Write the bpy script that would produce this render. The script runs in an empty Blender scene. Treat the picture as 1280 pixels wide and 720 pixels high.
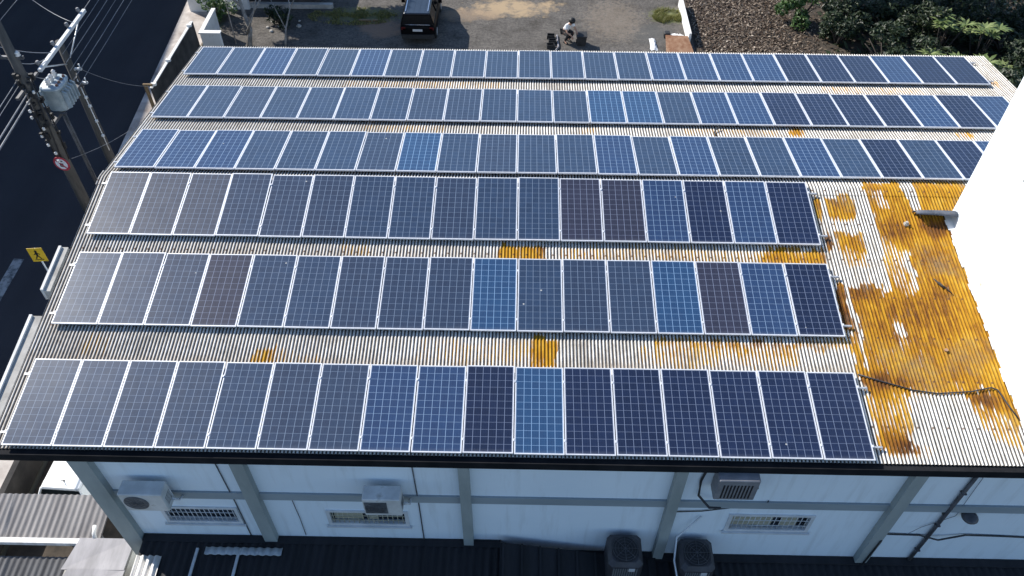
import bpy, math, random
import numpy as np
from mathutils import Vector, Matrix, Euler
random.seed(7)
rng = np.random.default_rng(11)
R = math.radians
SC = bpy.context.scene
COL = SC.collection
PI = math.pi

# ------------------------------------------------------------------ helpers
class MB:
    """collects shapes, builds them as one mesh object"""
    def __init__(s): s.v = []; s.f = []; s.m = []; s.cm = 0; s.sm = []
    def add(s, vs, fs, smooth=False):
        o = len(s.v); s.v += [tuple(v) for v in vs]
        for f in fs: s.f.append([o+i for i in f]); s.m.append(s.cm); s.sm.append(smooth)
    def mat(s, i): s.cm = i; return s
    def box(s, x0, x1, y0, y1, z0, z1, M=None):
        v = [(x, y, z) for z in (z0, z1) for y in (y0, y1) for x in (x0, x1)]
        if M is not None: v = [tuple(M @ Vector(p)) for p in v]
        s.add(v, [(0,2,3,1),(4,5,7,6),(0,1,5,4),(2,6,7,3),(0,4,6,2),(1,3,7,5)]); return s
    def cham(s, x0, x1, y0, y1, z0, z1, c=.02, M=None):
        """box with chamfered vertical and top edges"""
        def ring(i, z):
            return [(x0+c+i,y0+i,z),(x1-c-i,y0+i,z),(x1-i,y0+c+i,z),(x1-i,y1-c-i,z),(x1-c-i,y1-i,z),(x0+c+i,y1-i,z),(x0+i,y1-c-i,z),(x0+i,y0+c+i,z)]
        v = ring(0,z0)+ring(0,z1-c)+ring(c,z1)
        if M is not None: v = [tuple(M @ Vector(p)) for p in v]
        f = [tuple(range(7,-1,-1)), tuple(range(16,24))]
        for k in (0,8):
            for i in range(8): j=(i+1)%8; f.append((k+i,k+j,k+8+j,k+8+i))
        s.add(v, f); return s
    def tube(s, pts, r, n=8, caps=True, smooth=True):
        pts = [Vector(p) for p in pts]; rs = r if isinstance(r,(list,tuple)) else [r]*len(pts)
        vs = []; fs = []
        for i, p in enumerate(pts):
            d = (pts[min(i+1,len(pts)-1)]-pts[max(i-1,0)]).normalized()
            a = d.orthogonal().normalized() if abs(d.z) < .99 else Vector((1,0,0))
            if abs(d.z) < .99: a = d.cross(Vector((0,0,1))).normalized()
            b = d.cross(a).normalized()
            for k in range(n):
                t = 2*PI*k/n; vs.append(p+rs[i]*(math.cos(t)*a+math.sin(t)*b))
        for i in range(len(pts)-1):
            for k in range(n):
                j=(k+1)%n; fs.append((i*n+k,(i+1)*n+k,(i+1)*n+j,i*n+j))
        s.add(vs, fs, smooth)
        if caps:
            o=len(s.v)-len(vs)
            s.f.append([o+k for k in range(n)]); s.m.append(s.cm); s.sm.append(False)
            s.f.append([o+(len(pts)-1)*n+k for k in range(n-1,-1,-1)]); s.m.append(s.cm); s.sm.append(False)
        return s
    def lathe(s, c, prof, n=20, smooth=True, M=None):
        vs=[];fs=[]
        for r,z in prof:
            for k in range(n):
                t=2*PI*k/n; p=Vector((r*math.cos(t),r*math.sin(t),z))
                if M is not None: p=M@p
                vs.append(Vector(c)+p)
        for i in range(len(prof)-1):
            for k in range(n):
                j=(k+1)%n; fs.append((i*n+k,i*n+j,(i+1)*n+j,(i+1)*n+k))
        s.add(vs,fs,smooth); o=len(s.v)-len(vs)
        s.f.append([o+k for k in range(n-1,-1,-1)]); s.m.append(s.cm); s.sm.append(False)
        s.f.append([o+(len(prof)-1)*n+k for k in range(n)]); s.m.append(s.cm); s.sm.append(False)
        return s
    def loft(s, rings, smooth=False, caps=True):
        n=len(rings[0]); vs=[p for r in rings for p in r]; fs=[]
        for i in range(len(rings)-1):
            for k in range(n):
                j=(k+1)%n; fs.append((i*n+k,i*n+j,(i+1)*n+j,(i+1)*n+k))
        if caps: fs += [tuple(range(n-1,-1,-1)), tuple(range((len(rings)-1)*n,len(rings)*n))]
        s.add(vs,fs,smooth); return s
    def prism(s, poly, z0, z1, M=None):
        n=len(poly); v=[(x,y,z0) for x,y in poly]+[(x,y,z1) for x,y in poly]
        if M is not None: v=[tuple(M@Vector(p)) for p in v]
        f=[tuple(range(n-1,-1,-1)),tuple(range(n,2*n))]+[(i,(i+1)%n,n+(i+1)%n,n+i) for i in range(n)]
        s.add(v,f); return s
    def build(s, name, mat, parent=None, loc=None, recalc=False):
        me = bpy.data.meshes.new(name); me.from_pydata(s.v, [], s.f)
        for m in (mat if isinstance(mat,(list,tuple)) else [mat]): me.materials.append(m)
        me.polygons.foreach_set('material_index', s.m); me.polygons.foreach_set('use_smooth', s.sm)
        if recalc:
            import bmesh
            bm=bmesh.new(); bm.from_mesh(me); bmesh.ops.recalc_face_normals(bm,faces=bm.faces); bm.to_mesh(me); bm.free()
        me.update()
        o = bpy.data.objects.new(name, me); COL.objects.link(o)
        if parent: o.parent = parent
        if loc: o.location = loc
        return o

def tag(o, label=None, cat=None, group=None, kind=None):
    if label: o['label'] = label
    if cat: o['category'] = cat
    if group: o['group'] = group
    if kind: o['kind'] = kind
    return o
def empty(name, loc, label, cat, group=None, rot=(0,0,0)):
    o = bpy.data.objects.new(name, None); COL.objects.link(o); o.location = loc; o.rotation_euler = rot
    o.empty_display_size = .2
    return tag(o, label, cat, group)
def copy_tree(o, parent=None):
    c = o.copy(); COL.objects.link(c)
    if parent: c.parent = parent
    for ch in list(o.children): copy_tree(ch, c)
    return c

# ------------------------------------------------------------------ materials
def mat(name):
    m = bpy.data.materials.new(name); m.use_nodes = True
    nt = m.node_tree; return m, nt, nt.nodes['Principled BSDF']
def N(nt, typ, **kw):
    n = nt.nodes.new(typ)
    for k, v in kw.items():
        if k == 'inp':
            for a, b in v.items(): n.inputs[a].default_value = b
        else: setattr(n, k, v)
    return n
def L(nt, a, b): nt.links.new(a, b)
def c4(c): return (c[0],c[1],c[2],1)
def ramp(nt, stops, interp='LINEAR'):
    r = N(nt,'ShaderNodeValToRGB'); e = r.color_ramp; e.interpolation = interp
    e.elements[0].position, e.elements[0].color = stops[0][0], c4(stops[0][1])
    e.elements[1].position, e.elements[1].color = stops[1][0], c4(stops[1][1])
    for p, c in stops[2:]:
        q = e.elements.new(p); q.color = c4(c)
    return r
def mixc(nt, fac, a, b, blend='MIX'):
    m = N(nt,'ShaderNodeMix', data_type='RGBA', blend_type=blend)
    for s, v in ((0,fac),(6,a),(7,b)):
        if hasattr(v,'links'): L(nt, v, m.inputs[s])
        else: m.inputs[s].default_value = v if s==0 else c4(v)
    return m.outputs[2]
def math_(nt, op, a, b=0, clamp=False):
    m = N(nt,'ShaderNodeMath', operation=op, use_clamp=clamp)
    for i, v in ((0,a),(1,b)):
        if hasattr(v,'links'): L(nt, v, m.inputs[i])
        else: m.inputs[i].default_value = v
    return m.outputs[0]
def noise(nt, scale, detail=4, rough=.6, vec=None, stretch=None, coord='Object'):
    t = N(nt,'ShaderNodeTexCoord'); src = t.outputs[coord]
    if stretch:
        mp = N(nt,'ShaderNodeMapping'); mp.inputs['Scale'].default_value = stretch; L(nt, src, mp.inputs[0]); src = mp.outputs[0]
    n = N(nt,'ShaderNodeTexNoise', inp={'Scale':scale,'Detail':detail,'Roughness':rough}); L(nt, src, n.inputs['Vector'])
    return n.outputs['Fac']
def bump(nt, bs, h, strength=.3, dist=.02):
    b = N(nt,'ShaderNodeBump', inp={'Strength':strength,'Distance':dist}); L(nt, h, b.inputs['Height']); L(nt, b.outputs[0], bs.inputs['Normal'])
def mottled(name, c1, c2, scale=3, rough=.7, detail=5, metal=0, bmp=0, bscale=None, lo=.35, hi=.65, stretch=None, c3=None, spec=.5):
    m, nt, bs = mat(name)
    n = noise(nt, scale, detail, stretch=stretch)
    stops=[(lo,c1),(hi,c2)]
    if c3: stops.append((min(1,hi+.1),c3))
    r = ramp(nt, stops); L(nt, n, r.inputs[0]); L(nt, r.outputs[0], bs.inputs['Base Color'])
    bs.inputs['Roughness'].default_value = rough; bs.inputs['Metallic'].default_value = metal
    bs.inputs['Specular IOR Level'].default_value = spec
    if bmp: bump(nt, bs, noise(nt, bscale or scale*6, 3), bmp)
    return m

M = {}
M['alu'] = mottled('aluminium_frame',(.62,.63,.66),(.74,.75,.78),6,.45,metal=.15)
M['alu_dark'] = mottled('aluminium_rail',(.40,.41,.43),(.6,.61,.63),6,.4,metal=.5)
M['backsheet'] = mottled('backsheet',(.5,.5,.5),(.6,.6,.6),3)
M['blackmetal'] = mottled('black_gutter',(.010,.011,.013),(.020,.020,.022),2,.9,spec=.1)
M['wall'] = None
M['pilaster'] = mottled('grey_painted_concrete',(.26,.29,.28),(.34,.37,.36),2,.8,stretch=(1,1,.3),bmp=.1)
M['belt'] = mottled('grey_belt_paint',(.24,.28,.30),(.32,.36,.38),1.2,.8,stretch=(.3,1,1))
M['glassdark'] = mottled('dark_window_glass',(.01,.012,.018),(.03,.035,.045),4,.12)
M['blind'] = mottled('cream_blind',(.4,.38,.28),(.5,.47,.36),6,.8)
M['steelwhite'] = mottled('white_painted_steel',(.55,.57,.58),(.68,.69,.70),3,.5)
M['ac_white'] = mottled('weathered_ac_casing',(.50,.50,.48),(.64,.64,.62),3,.5,c3=(.42,.40,.36))
M['ac_grey'] = mottled('old_grey_ac_casing',(.16,.16,.17),(.24,.24,.25),3,.55,c3=(.12,.10,.09))
M['ac_dark'] = mottled('charcoal_condenser',(.03,.028,.032),(.06,.056,.06),4,.5)
M['grille'] = mottled('dark_fan_grille',(.01,.01,.012),(.025,.025,.028),5,.5)
M['grillegrey'] = mottled('grey_fan_grille',(.06,.065,.07),(.13,.14,.15),7,.5)
M['fin'] = mottled('condenser_fin',(.2,.21,.22),(.28,.29,.3),5,.4,metal=.4)
M['black'] = mottled('black_rubber',(.012,.012,.013),(.022,.022,.024),5,.7)
M['carblack'] = mottled('black_car_paint',(.004,.004,.005),(.006,.006,.007),3,.35,spec=.06)
M['carroof'] = mottled('dark_blue_car_roof',(.018,.028,.045),(.026,.038,.058),2,.3)
M['carwhite'] = mottled('white_car_paint',(.74,.74,.73),(.8,.8,.79),1.5,.25)
M['carglass'] = mottled('car_glass',(.004,.005,.007),(.007,.008,.01),3,.15,spec=.10)
M['chrome'] = mottled('chrome',(.6,.6,.62),(.7,.7,.72),4,.2,metal=.9)
M['red'] = mottled('red_lens',(.08,.008,.008),(.12,.01,.01),5,.3)
M['plate'] = mottled('licence_plate',(.5,.5,.52),(.6,.6,.6),8,.5)
M['concrete'] = mottled('weathered_concrete',(.32,.30,.27),(.48,.46,.42),2.2,.9,bmp=.25,c3=(.24,.22,.19))
M['concrete_pole'] = mottled('pole_concrete',(.06,.055,.05),(.11,.10,.09),2,.9,stretch=(3,3,.4),bmp=.2)
M['whitewash'] = mottled('whitewashed_concrete',(.66,.65,.62),(.78,.77,.75),1.6,.9,bmp=.2,c3=(.5,.47,.42))
M['tank'] = mottled('transformer_paint',(.24,.31,.36),(.38,.45,.50),3.5,.45,c3=(.20,.19,.17))
M['porcelain'] = mottled('porcelain',(.66,.64,.62),(.78,.76,.74),6,.25)
M['brownporcelain'] = mottled('brown_porcelain',(.08,.04,.03),(.14,.07,.05),6,.25)
M['galv'] = mottled('galvanised_steel',(.5,.52,.54),(.66,.68,.69),5,.4,metal=.3)
M['darksteel'] = mottled('dark_steel',(.05,.05,.055),(.10,.10,.11),4,.5)
M['wire'] = mottled('wire_aluminium',(.16,.17,.19),(.25,.26,.28),3,.45)
M['cable'] = mottled('black_cable',(.02,.02,.022),(.04,.04,.042),6,.6)
M['yellow'] = mottled('yellow_sign',(.62,.40,.02),(.72,.47,.03),3,.5)
M['signwhite'] = mottled('sign_white',(.72,.70,.70),(.8,.78,.78),3,.5)
M['signred'] = mottled('sign_red',(.38,.03,.05),(.5,.05,.07),3,.5)
M['signblack'] = mottled('sign_black',(.012,.012,.012),(.02,.02,.02),4,.5)
M['wood'] = mottled('weathered_wood',(.14,.09,.045),(.24,.16,.08),4,.85,stretch=(4,4,.5),bmp=.2)
M['bark'] = mottled('grey_bark',(.16,.145,.13),(.32,.30,.28),5,.9,stretch=(2,2,.5),bmp=.4)
M['darkbark'] = mottled('dark_bark',(.03,.024,.02),(.07,.055,.045),5,.9,stretch=(2,2,.5),bmp=.4)
M['skin'] = mottled('skin',(.42,.24,.16),(.5,.29,.2),6,.6)
M['hair'] = mottled('black_hair',(.008,.007,.006),(.015,.013,.012),20,.6)
M['shirt'] = mottled('white_shirt',(.68,.68,.68),(.78,.78,.78),8,.9)
M['trousers'] = mottled('black_trousers',(.01,.01,.012),(.02,.02,.022),8,.9)
M['rust'] = mottled('rusty_sheet',(.22,.10,.05),(.34,.20,.12),4,.9,c3=(.42,.33,.25),bmp=.2)
M['hood'] = mottled('blue_grey_sheet',(.05,.058,.075),(.10,.11,.135),4,.7,c3=(.08,.06,.04))
M['darkwall'] = mottled('shade_dark_wall',(.022,.02,.02),(.055,.05,.046),1.5,.95,c3=(.08,.075,.07))  # darkness of the shaded wall faces put into the base colour

def leafmat(name, a, b, c):
    m, nt, bs = mat(name)
    g = N(nt,'ShaderNodeNewGeometry'); r = ramp(nt,[(0,a),(.5,b),(1,c)]); L(nt,g.outputs['Random Per Island'],r.inputs[0])
    L(nt,r.outputs[0],bs.inputs['Base Color']); bs.inputs['Roughness'].default_value=.5
    tr=N(nt,'ShaderNodeBsdfTranslucent'); L(nt,r.outputs[0],tr.inputs[0]); mx=N(nt,'ShaderNodeMixShader'); mx.inputs[0].default_value=.25
    out=nt.nodes['Material Output']; L(nt,bs.outputs[0],mx.inputs[1]); L(nt,tr.outputs[0],mx.inputs[2]); L(nt,mx.outputs[0],out.inputs[0])
    return m
M['leaf'] = leafmat('green_leaves',(.03,.07,.015),(.06,.12,.03),(.10,.17,.05))
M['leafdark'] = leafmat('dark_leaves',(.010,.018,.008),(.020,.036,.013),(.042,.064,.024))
M['leafbright'] = leafmat('bright_leaves',(.11,.16,.05),(.19,.25,.09),(.28,.33,.14))
M['grass'] = leafmat('grass_blades',(.14,.16,.04),(.22,.22,.07),(.30,.27,.11))
M['litter'] = leafmat('dry_leaves',(.035,.022,.014),(.13,.085,.055),(.40,.32,.24))

def m_wall():
    m, nt, bs = mat('white_painted_wall')
    a = noise(nt, .5, 5); b = noise(nt, 3, 5, stretch=(1.5,1.5,.15))
    r1 = ramp(nt,[(.3,(.73,.81,.87)),(.7,(.79,.86,.91))]); L(nt,a,r1.inputs[0])  # blue cast of the skylight tinted into the white paint
    r2 = ramp(nt,[(.52,(0,0,0)),(.80,(1,1,1))]); L(nt,b,r2.inputs[0])
    f = math_(nt,'MULTIPLY',r2.outputs[0],.35)
    L(nt, mixc(nt,f,r1.outputs[0],(.42,.43,.42)), bs.inputs['Base Color']); bs.inputs['Roughness'].default_value=.85
    bump(nt,bs,noise(nt,40,3),.08,.01)
    return m
M['wall'] = m_wall()

def m_roof(ribbed=True):
    m, nt, bs = mat('corrugated_fibre_cement')
    at = lambda nm: N(nt,'ShaderNodeAttribute',attribute_name=nm).outputs['Fac']
    och, cr, grime, rus = at('ochre'), at('crest'), at('grime'), at('rust')
    fine = noise(nt, 9, 6, .7); med = noise(nt, 1.6, 5, .65); streak = noise(nt, 5, 5, .65, stretch=(3,.35,1)); speck = noise(nt, 38, 3, .7)
    # worn whitewash over grey cement
    rw = ramp(nt,[(.30,(.50,.465,.41)),(.50,(.72,.695,.64)),(.66,(.80,.785,.75))]); L(nt,streak,rw.inputs[0])
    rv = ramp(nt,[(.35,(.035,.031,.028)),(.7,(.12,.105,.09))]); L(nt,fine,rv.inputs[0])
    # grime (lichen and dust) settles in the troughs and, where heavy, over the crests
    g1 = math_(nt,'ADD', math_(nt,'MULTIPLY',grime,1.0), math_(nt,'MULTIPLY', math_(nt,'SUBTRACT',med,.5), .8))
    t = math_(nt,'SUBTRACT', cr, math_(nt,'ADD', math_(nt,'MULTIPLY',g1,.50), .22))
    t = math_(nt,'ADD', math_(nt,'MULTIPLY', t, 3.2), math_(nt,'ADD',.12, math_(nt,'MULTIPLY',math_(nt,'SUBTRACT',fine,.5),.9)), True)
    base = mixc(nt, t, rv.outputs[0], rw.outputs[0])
    dust = ramp(nt,[(.35,(.36,.30,.24)),(.65,(.52,.46,.39))]); L(nt,fine,dust.inputs[0])
    df = math_(nt,'MULTIPLY', math_(nt,'MULTIPLY',grime,.9), math_(nt,'ADD',med,.15), True)
    base = mixc(nt, df, base, dust.outputs[0])
    # ochre waterproofing coat, browner where it wore thin
    ro = ramp(nt,[(.22,(.060,.022,.009)),(.40,(.19,.075,.010)),(.55,(.345,.158,.010)),(.72,(.45,.235,.014)),(.90,(.54,.33,.05))])
    rs2 = noise(nt, 7, 6, .7, stretch=(2.2,.22,1))
    L(nt, math_(nt,'SUBTRACT', math_(nt,'ADD', math_(nt,'MULTIPLY',math_(nt,'SUBTRACT',med,.5),.7), math_(nt,'ADD', math_(nt,'MULTIPLY',math_(nt,'SUBTRACT',rs2,.5),1.25), .66)), math_(nt,'MULTIPLY',rus,.40)), ro.inputs[0])
    oc = mixc(nt, math_(nt,'MULTIPLY', math_(nt,'SUBTRACT',.70,cr,True), .75), ro.outputs[0], (.10,.040,.008))
    e = math_(nt,'SUBTRACT', och, math_(nt,'MULTIPLY',cr,.42))
    e = math_(nt,'ADD', e, math_(nt,'ADD', math_(nt,'MULTIPLY', math_(nt,'SUBTRACT',fine,.5), .45), math_(nt,'MULTIPLY', math_(nt,'SUBTRACT',rs2,.5), 1.1)))
    e = math_(nt,'MULTIPLY', math_(nt,'SUBTRACT',e,.15), 4.5, True)
    base = mixc(nt, e, base, oc)
    big = noise(nt, .9, 6, .75); bl = ramp(nt,[(.50,(0,0,0)),(.70,(1,1,1))]); L(nt,big,bl.inputs[0])
    base = mixc(nt, math_(nt,'MULTIPLY',bl.outputs[0],math_(nt,'MULTIPLY',math_(nt,'ADD',streak,.2),.8),True), base, (.13,.11,.085))
    tcs = N(nt,'ShaderNodeTexCoord'); sxs = N(nt,'ShaderNodeSeparateXYZ'); L(nt,tcs.outputs['Object'],sxs.inputs[0])
    fy = math_(nt,'ABSOLUTE',math_(nt,'SUBTRACT',math_(nt,'FRACT',math_(nt,'ADD',math_(nt,'DIVIDE',sxs.outputs[1],1.05),.62)),.5))
    fx = math_(nt,'ABSOLUTE',math_(nt,'SUBTRACT',math_(nt,'FRACT',math_(nt,'ADD',math_(nt,'DIVIDE',sxs.outputs[0],.3048),.5)),.5))
    scr = math_(nt,'MULTIPLY',math_(nt,'LESS_THAN',fy,.022),math_(nt,'LESS_THAN',fx,.075))
    base = mixc(nt, math_(nt,'MULTIPLY',scr,.8), base, (.11,.055,.03))
    sp = ramp(nt,[(.70,(0,0,0)),(.78,(1,1,1))]); L(nt,speck,sp.inputs[0])
    base = mixc(nt, math_(nt,'MULTIPLY',sp.outputs[0],.5), base, (.10,.08,.06))
    L(nt, base, bs.inputs['Base Color']); bs.inputs['Roughness'].default_value=.95; bs.inputs['Specular IOR Level'].default_value=.25
    bump(nt,bs,fine,.25,.01)
    return m
M['roof'] = m_roof()

def m_cells(name, dark, light, line=(.155,.205,.285), dust=.085, rough=.30):
    """silicon cells 6 x 12 behind glass: dark cells, pale gaps between them, busbars, a film of dust"""
    m, nt, bs = mat(name)
    t = N(nt,'ShaderNodeTexCoord'); sx = N(nt,'ShaderNodeSeparateXYZ'); L(nt,t.outputs['Object'],sx.inputs[0])
    W, H = .992, 1.956; mx, my = .028, .030
    u = math_(nt,'DIVIDE', math_(nt,'SUBTRACT',sx.outputs[0],mx), (W-2*mx)/6); v = math_(nt,'DIVIDE', math_(nt,'SUBTRACT',sx.outputs[1],my), (H-2*my)/12)
    def edge(c, w):
        f = math_(nt,'FRACT', c); d = math_(nt,'ABSOLUTE', math_(nt,'SUBTRACT', f, .5))
        return math_(nt,'GREATER_THAN', d, .5-w)
    eu = edge(u,.034); ev = edge(v,.024)
    bus = math_(nt,'GREATER_THAN', math_(nt,'ABSOLUTE', math_(nt,'SUBTRACT', math_(nt,'FRACT', math_(nt,'MULTIPLY',u,3)), .5)), .485)
    ln = math_(nt,'MAXIMUM', eu, math_(nt,'MULTIPLY',ev,.8))
    ln = math_(nt,'MAXIMUM', ln, math_(nt,'MULTIPLY',bus,.18))
    # every cell its own shade of polycrystalline blue
    fl = N(nt,'ShaderNodeCombineXYZ'); L(nt,math_(nt,'FLOOR',u),fl.inputs[0]); L(nt,math_(nt,'FLOOR',v),fl.inputs[1])
    oi = N(nt,'ShaderNodeObjectInfo'); L(nt,math_(nt,'MULTIPLY',oi.outputs['Random'],50),fl.inputs[2])
    wn = N(nt,'ShaderNodeTexWhiteNoise'); L(nt,fl.outputs[0],wn.inputs['Vector'])
    vo = N(nt,'ShaderNodeTexVoronoi', inp={'Scale':34}); L(nt,t.outputs['Object'],vo.inputs['Vector'])
    vs = N(nt,'ShaderNodeSeparateColor'); L(nt,vo.outputs['Color'],vs.inputs[0])
    cellmix = math_(nt,'ADD', math_(nt,'MULTIPLY',wn.outputs['Value'],.35), math_(nt,'MULTIPLY',vs.outputs[0],.30), True)
    cellmix = math_(nt,'ADD', cellmix, math_(nt,'MULTIPLY',oi.outputs['Random'],.3), True)
    c = mixc(nt, cellmix, dark, light)
    c = mixc(nt, ln, c, line)
    ds = noise(nt, 2.2, 5, .65); ds2 = noise(nt, 7, 4, .7)
    low = math_(nt,'MULTIPLY', math_(nt,'SUBTRACT',1,math_(nt,'DIVIDE',sx.outputs[1],.10),True), .35)   # dirt collects at the lower frame
    df = math_(nt,'ADD', math_(nt,'MULTIPLY', math_(nt,'ADD',.42,math_(nt,'ADD',math_(nt,'MULTIPLY',ds,.35),math_(nt,'MULTIPLY',ds2,.3))), dust), math_(nt,'MULTIPLY',low,ds2), True)
    c = mixc(nt, df, c, (.25,.27,.31))
    v2 = N(nt,'ShaderNodeTexVoronoi', inp={'Scale':2.6}); mp2 = N(nt,'ShaderNodeVectorMath', operation='ADD'); L(nt,t.outputs['Object'],mp2.inputs[0])
    cx = N(nt,'ShaderNodeCombineXYZ'); L(nt,math_(nt,'MULTIPLY',oi.outputs['Random'],91),cx.inputs[0]); L(nt,math_(nt,'MULTIPLY',oi.outputs['Random'],37),cx.inputs[1]); L(nt,cx.outputs[0],mp2.inputs[1]); L(nt,mp2.outputs[0],v2.inputs['Vector'])
    v2c = N(nt,'ShaderNodeSeparateColor'); L(nt,v2.outputs['Color'],v2c.inputs[0])
    dr = math_(nt,'LESS_THAN', math_(nt,'ADD',v2.outputs['Distance'],math_(nt,'MULTIPLY',math_(nt,'SUBTRACT',ds2,.5),.05)), math_(nt,'MULTIPLY',math_(nt,'SUBTRACT',v2c.outputs[0],.86,True),.45))
    c = mixc(nt, math_(nt,'MULTIPLY',dr,.75), c, (.5,.5,.47))
    L(nt,c,bs.inputs['Base Color'])
    rr = math_(nt,'ADD', rough, math_(nt,'MULTIPLY',math_(nt,'SUBTRACT',ds,.5),.08)); L(nt,rr,bs.inputs['Roughness'])
    bs.inputs['IOR'].default_value=1.5
    bs.inputs['Specular IOR Level'].default_value=.34
    return m
CELL = {
 'N': m_cells('navy_cells',(.007,.022,.055),(.017,.044,.100)),
 'D': m_cells('dark_navy_cells',(.005,.011,.034),(.010,.021,.062),line=(.15,.185,.27),dust=.03),
 'P': m_cells('purplish_cells',(.010,.012,.028),(.022,.023,.048),line=(.17,.195,.275)),
 'B': m_cells('bright_blue_cells',(.006,.036,.105),(.011,.060,.15),line=(.20,.33,.50)),
 'M': m_cells('mid_blue_cells',(.006,.025,.080),(.013,.045,.125),line=(.20,.29,.42)),
 'G': m_cells('dusty_grey_cells',(.017,.022,.042),(.036,.044,.070),dust=.16),
 'T': m_cells('slate_cells',(.009,.020,.050),(.020,.042,.088)),
}

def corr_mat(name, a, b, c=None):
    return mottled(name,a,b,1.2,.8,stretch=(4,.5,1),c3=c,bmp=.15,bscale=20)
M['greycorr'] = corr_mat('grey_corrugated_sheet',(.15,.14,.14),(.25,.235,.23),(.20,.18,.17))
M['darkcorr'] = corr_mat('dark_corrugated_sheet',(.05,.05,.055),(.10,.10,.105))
M['blacksheet'] = corr_mat('shade_black_roof_sheet',(.008,.008,.010),(.018,.017,.02))  # the building's shade over the annex put into a near-black base colour
M['lightsheet'] = mottled('dull_grey_metal_sheet',(.15,.145,.155),(.27,.26,.275),1.3,.55,stretch=(2,.6,1),c3=(.09,.085,.085),metal=.1)
M['whitesheet'] = mottled('white_flashing',(.58,.56,.53),(.78,.77,.76),2.2,.8,stretch=(3,.7,1),c3=(.40,.35,.27))
M['opal'] = mottled('translucent_sheet',(.34,.36,.37),(.46,.48,.49),4,.5)

def m_asphalt():
    m, nt, bs = mat('street_asphalt')
    a=noise(nt,.25,5); b=noise(nt,60,3,.8); w=noise(nt,.6,4,stretch=(1,.08,1))
    r=ramp(nt,[(.3,(.020,.020,.026)),(.55,(.034,.034,.041)),(.75,(.054,.053,.060))]); L(nt,math_(nt,'ADD',math_(nt,'MULTIPLY',a,.5),math_(nt,'MULTIPLY',w,.5)),r.inputs[0])
    r2=ramp(nt,[(.35,(.7,.7,.7)),(.7,(1.25,1.25,1.25))]); L(nt,b,r2.inputs[0])
    L(nt,mixc(nt,1,r.outputs[0],r2.outputs[0],'MULTIPLY'),bs.inputs['Base Color']); bs.inputs['Roughness'].default_value=.85
    bs.inputs['Specular IOR Level'].default_value=.3
    bump(nt,bs,b,.3,.01); return m
M['asphalt']=m_asphalt()
def m_court():
    m, nt, bs = mat('worn_courtyard')
    a=noise(nt,.35,6,.65); b=noise(nt,1.3,6,.7); c=noise(nt,22,4,.8); d=noise(nt,5,5,.7)
    r=ramp(nt,[(.3,(.075,.068,.06)),(.5,(.118,.108,.098)),(.72,(.165,.15,.135))]); L(nt,b,r.inputs[0])
    g=ramp(nt,[(.35,(.6,.6,.6)),(.65,(1.2,1.2,1.2))]); L(nt,c,g.inputs[0])
    base=mixc(nt,1,r.outputs[0],g.outputs[0],'MULTIPLY'); gr=ramp(nt,[(.32,(.55,.55,.54)),(.5,(1,1,1)),(.7,(1.45,1.42,1.36))]); L(nt,noise(nt,7,4,.75),gr.inputs[0]); base=mixc(nt,.9,base,gr.outputs[0],'MULTIPLY')
    t=N(nt,'ShaderNodeTexCoord'); sx=N(nt,'ShaderNodeSeparateXYZ'); L(nt,t.outputs['Object'],sx.inputs[0])
    def spot(cx,cy,rx,ry,col,amt,base,ns):
        dx=math_(nt,'DIVIDE',math_(nt,'SUBTRACT',sx.outputs[0],cx),rx); dy=math_(nt,'DIVIDE',math_(nt,'SUBTRACT',sx.outputs[1],cy),ry)
        q=math_(nt,'ADD',math_(nt,'MULTIPLY',dx,dx),math_(nt,'MULTIPLY',dy,dy))
        q=math_(nt,'ADD',q,math_(nt,'MULTIPLY',math_(nt,'SUBTRACT',ns,.5),5.0))
        f=math_(nt,'MULTIPLY',math_(nt,'SUBTRACT',1.25,q,True),amt)
        return mixc(nt,f,base,col)
    base=spot(8.9,25.1,2.5,.9,(.42,.31,.19),.85,base,b)       # sandy wash
    base=spot(6.8,24.4,1.6,.7,(.30,.22,.15),.6,base,b)
    base=spot(2.2,22.9,1.2,1.1,(.30,.20,.14),.7,base,b)
    base=spot(14.3,24.0,1.6,2.2,(.26,.21,.16),.4,base,d)
    base=spot(1.0,24.2,2.2,.8,(.19,.19,.06),.6,base,d)        # moss and thin grass
    base=spot(17.2,24.5,1.0,.8,(.15,.17,.05),.7,base,d)
    base=spot(16.2,22.6,1.2,1.0,(.10,.10,.095),.6,base,b)
    L(nt,base,bs.inputs['Base Color']); bs.inputs['Roughness'].default_value=.95; bs.inputs['Specular IOR Level'].default_value=.2
    bump(nt,bs,c,.5,.03); return m
M['court']=m_court()
M['soil']=mottled('bare_soil',(.03,.024,.018),(.07,.054,.04),2,.95,bmp=.5,bscale=14)
M['pave']=mottled('sunlit_pavement',(.30,.25,.22),(.60,.55,.50),.9,.9,bmp=.25,c3=(.46,.27,.20))
M['land']=mottled('far_ground',(.08,.085,.06),(.14,.13,.10),.05,.95)
M['linepaint']=mottled('worn_road_paint',(.07,.08,.09),(.26,.27,.28),3,.8,lo=.4,hi=.55)
M['housewall']=mottled('plaster_house_wall',(.30,.28,.26),(.40,.38,.35),1,.9)
M['housetile']=mottled('clay_roof',(.24,.11,.07),(.34,.17,.11),3,.85)

# ------------------------------------------------------------------ constants of the place
A = .13590; TA = math.tan(A); CA = math.cos(A); SA = math.sin(A)
G = -9.0
def zp(y): return -TA*abs(y)                 # plane of the panel faces
CREST = .112                                 # roof crests lie this far below it
def zr(y): return zp(y)-CREST
ROOFX0, ROOFX1 = -.90, 24.42
YN, YF = -7.20, 7.95
WY = -7.15                                   # front wall plane

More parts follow.
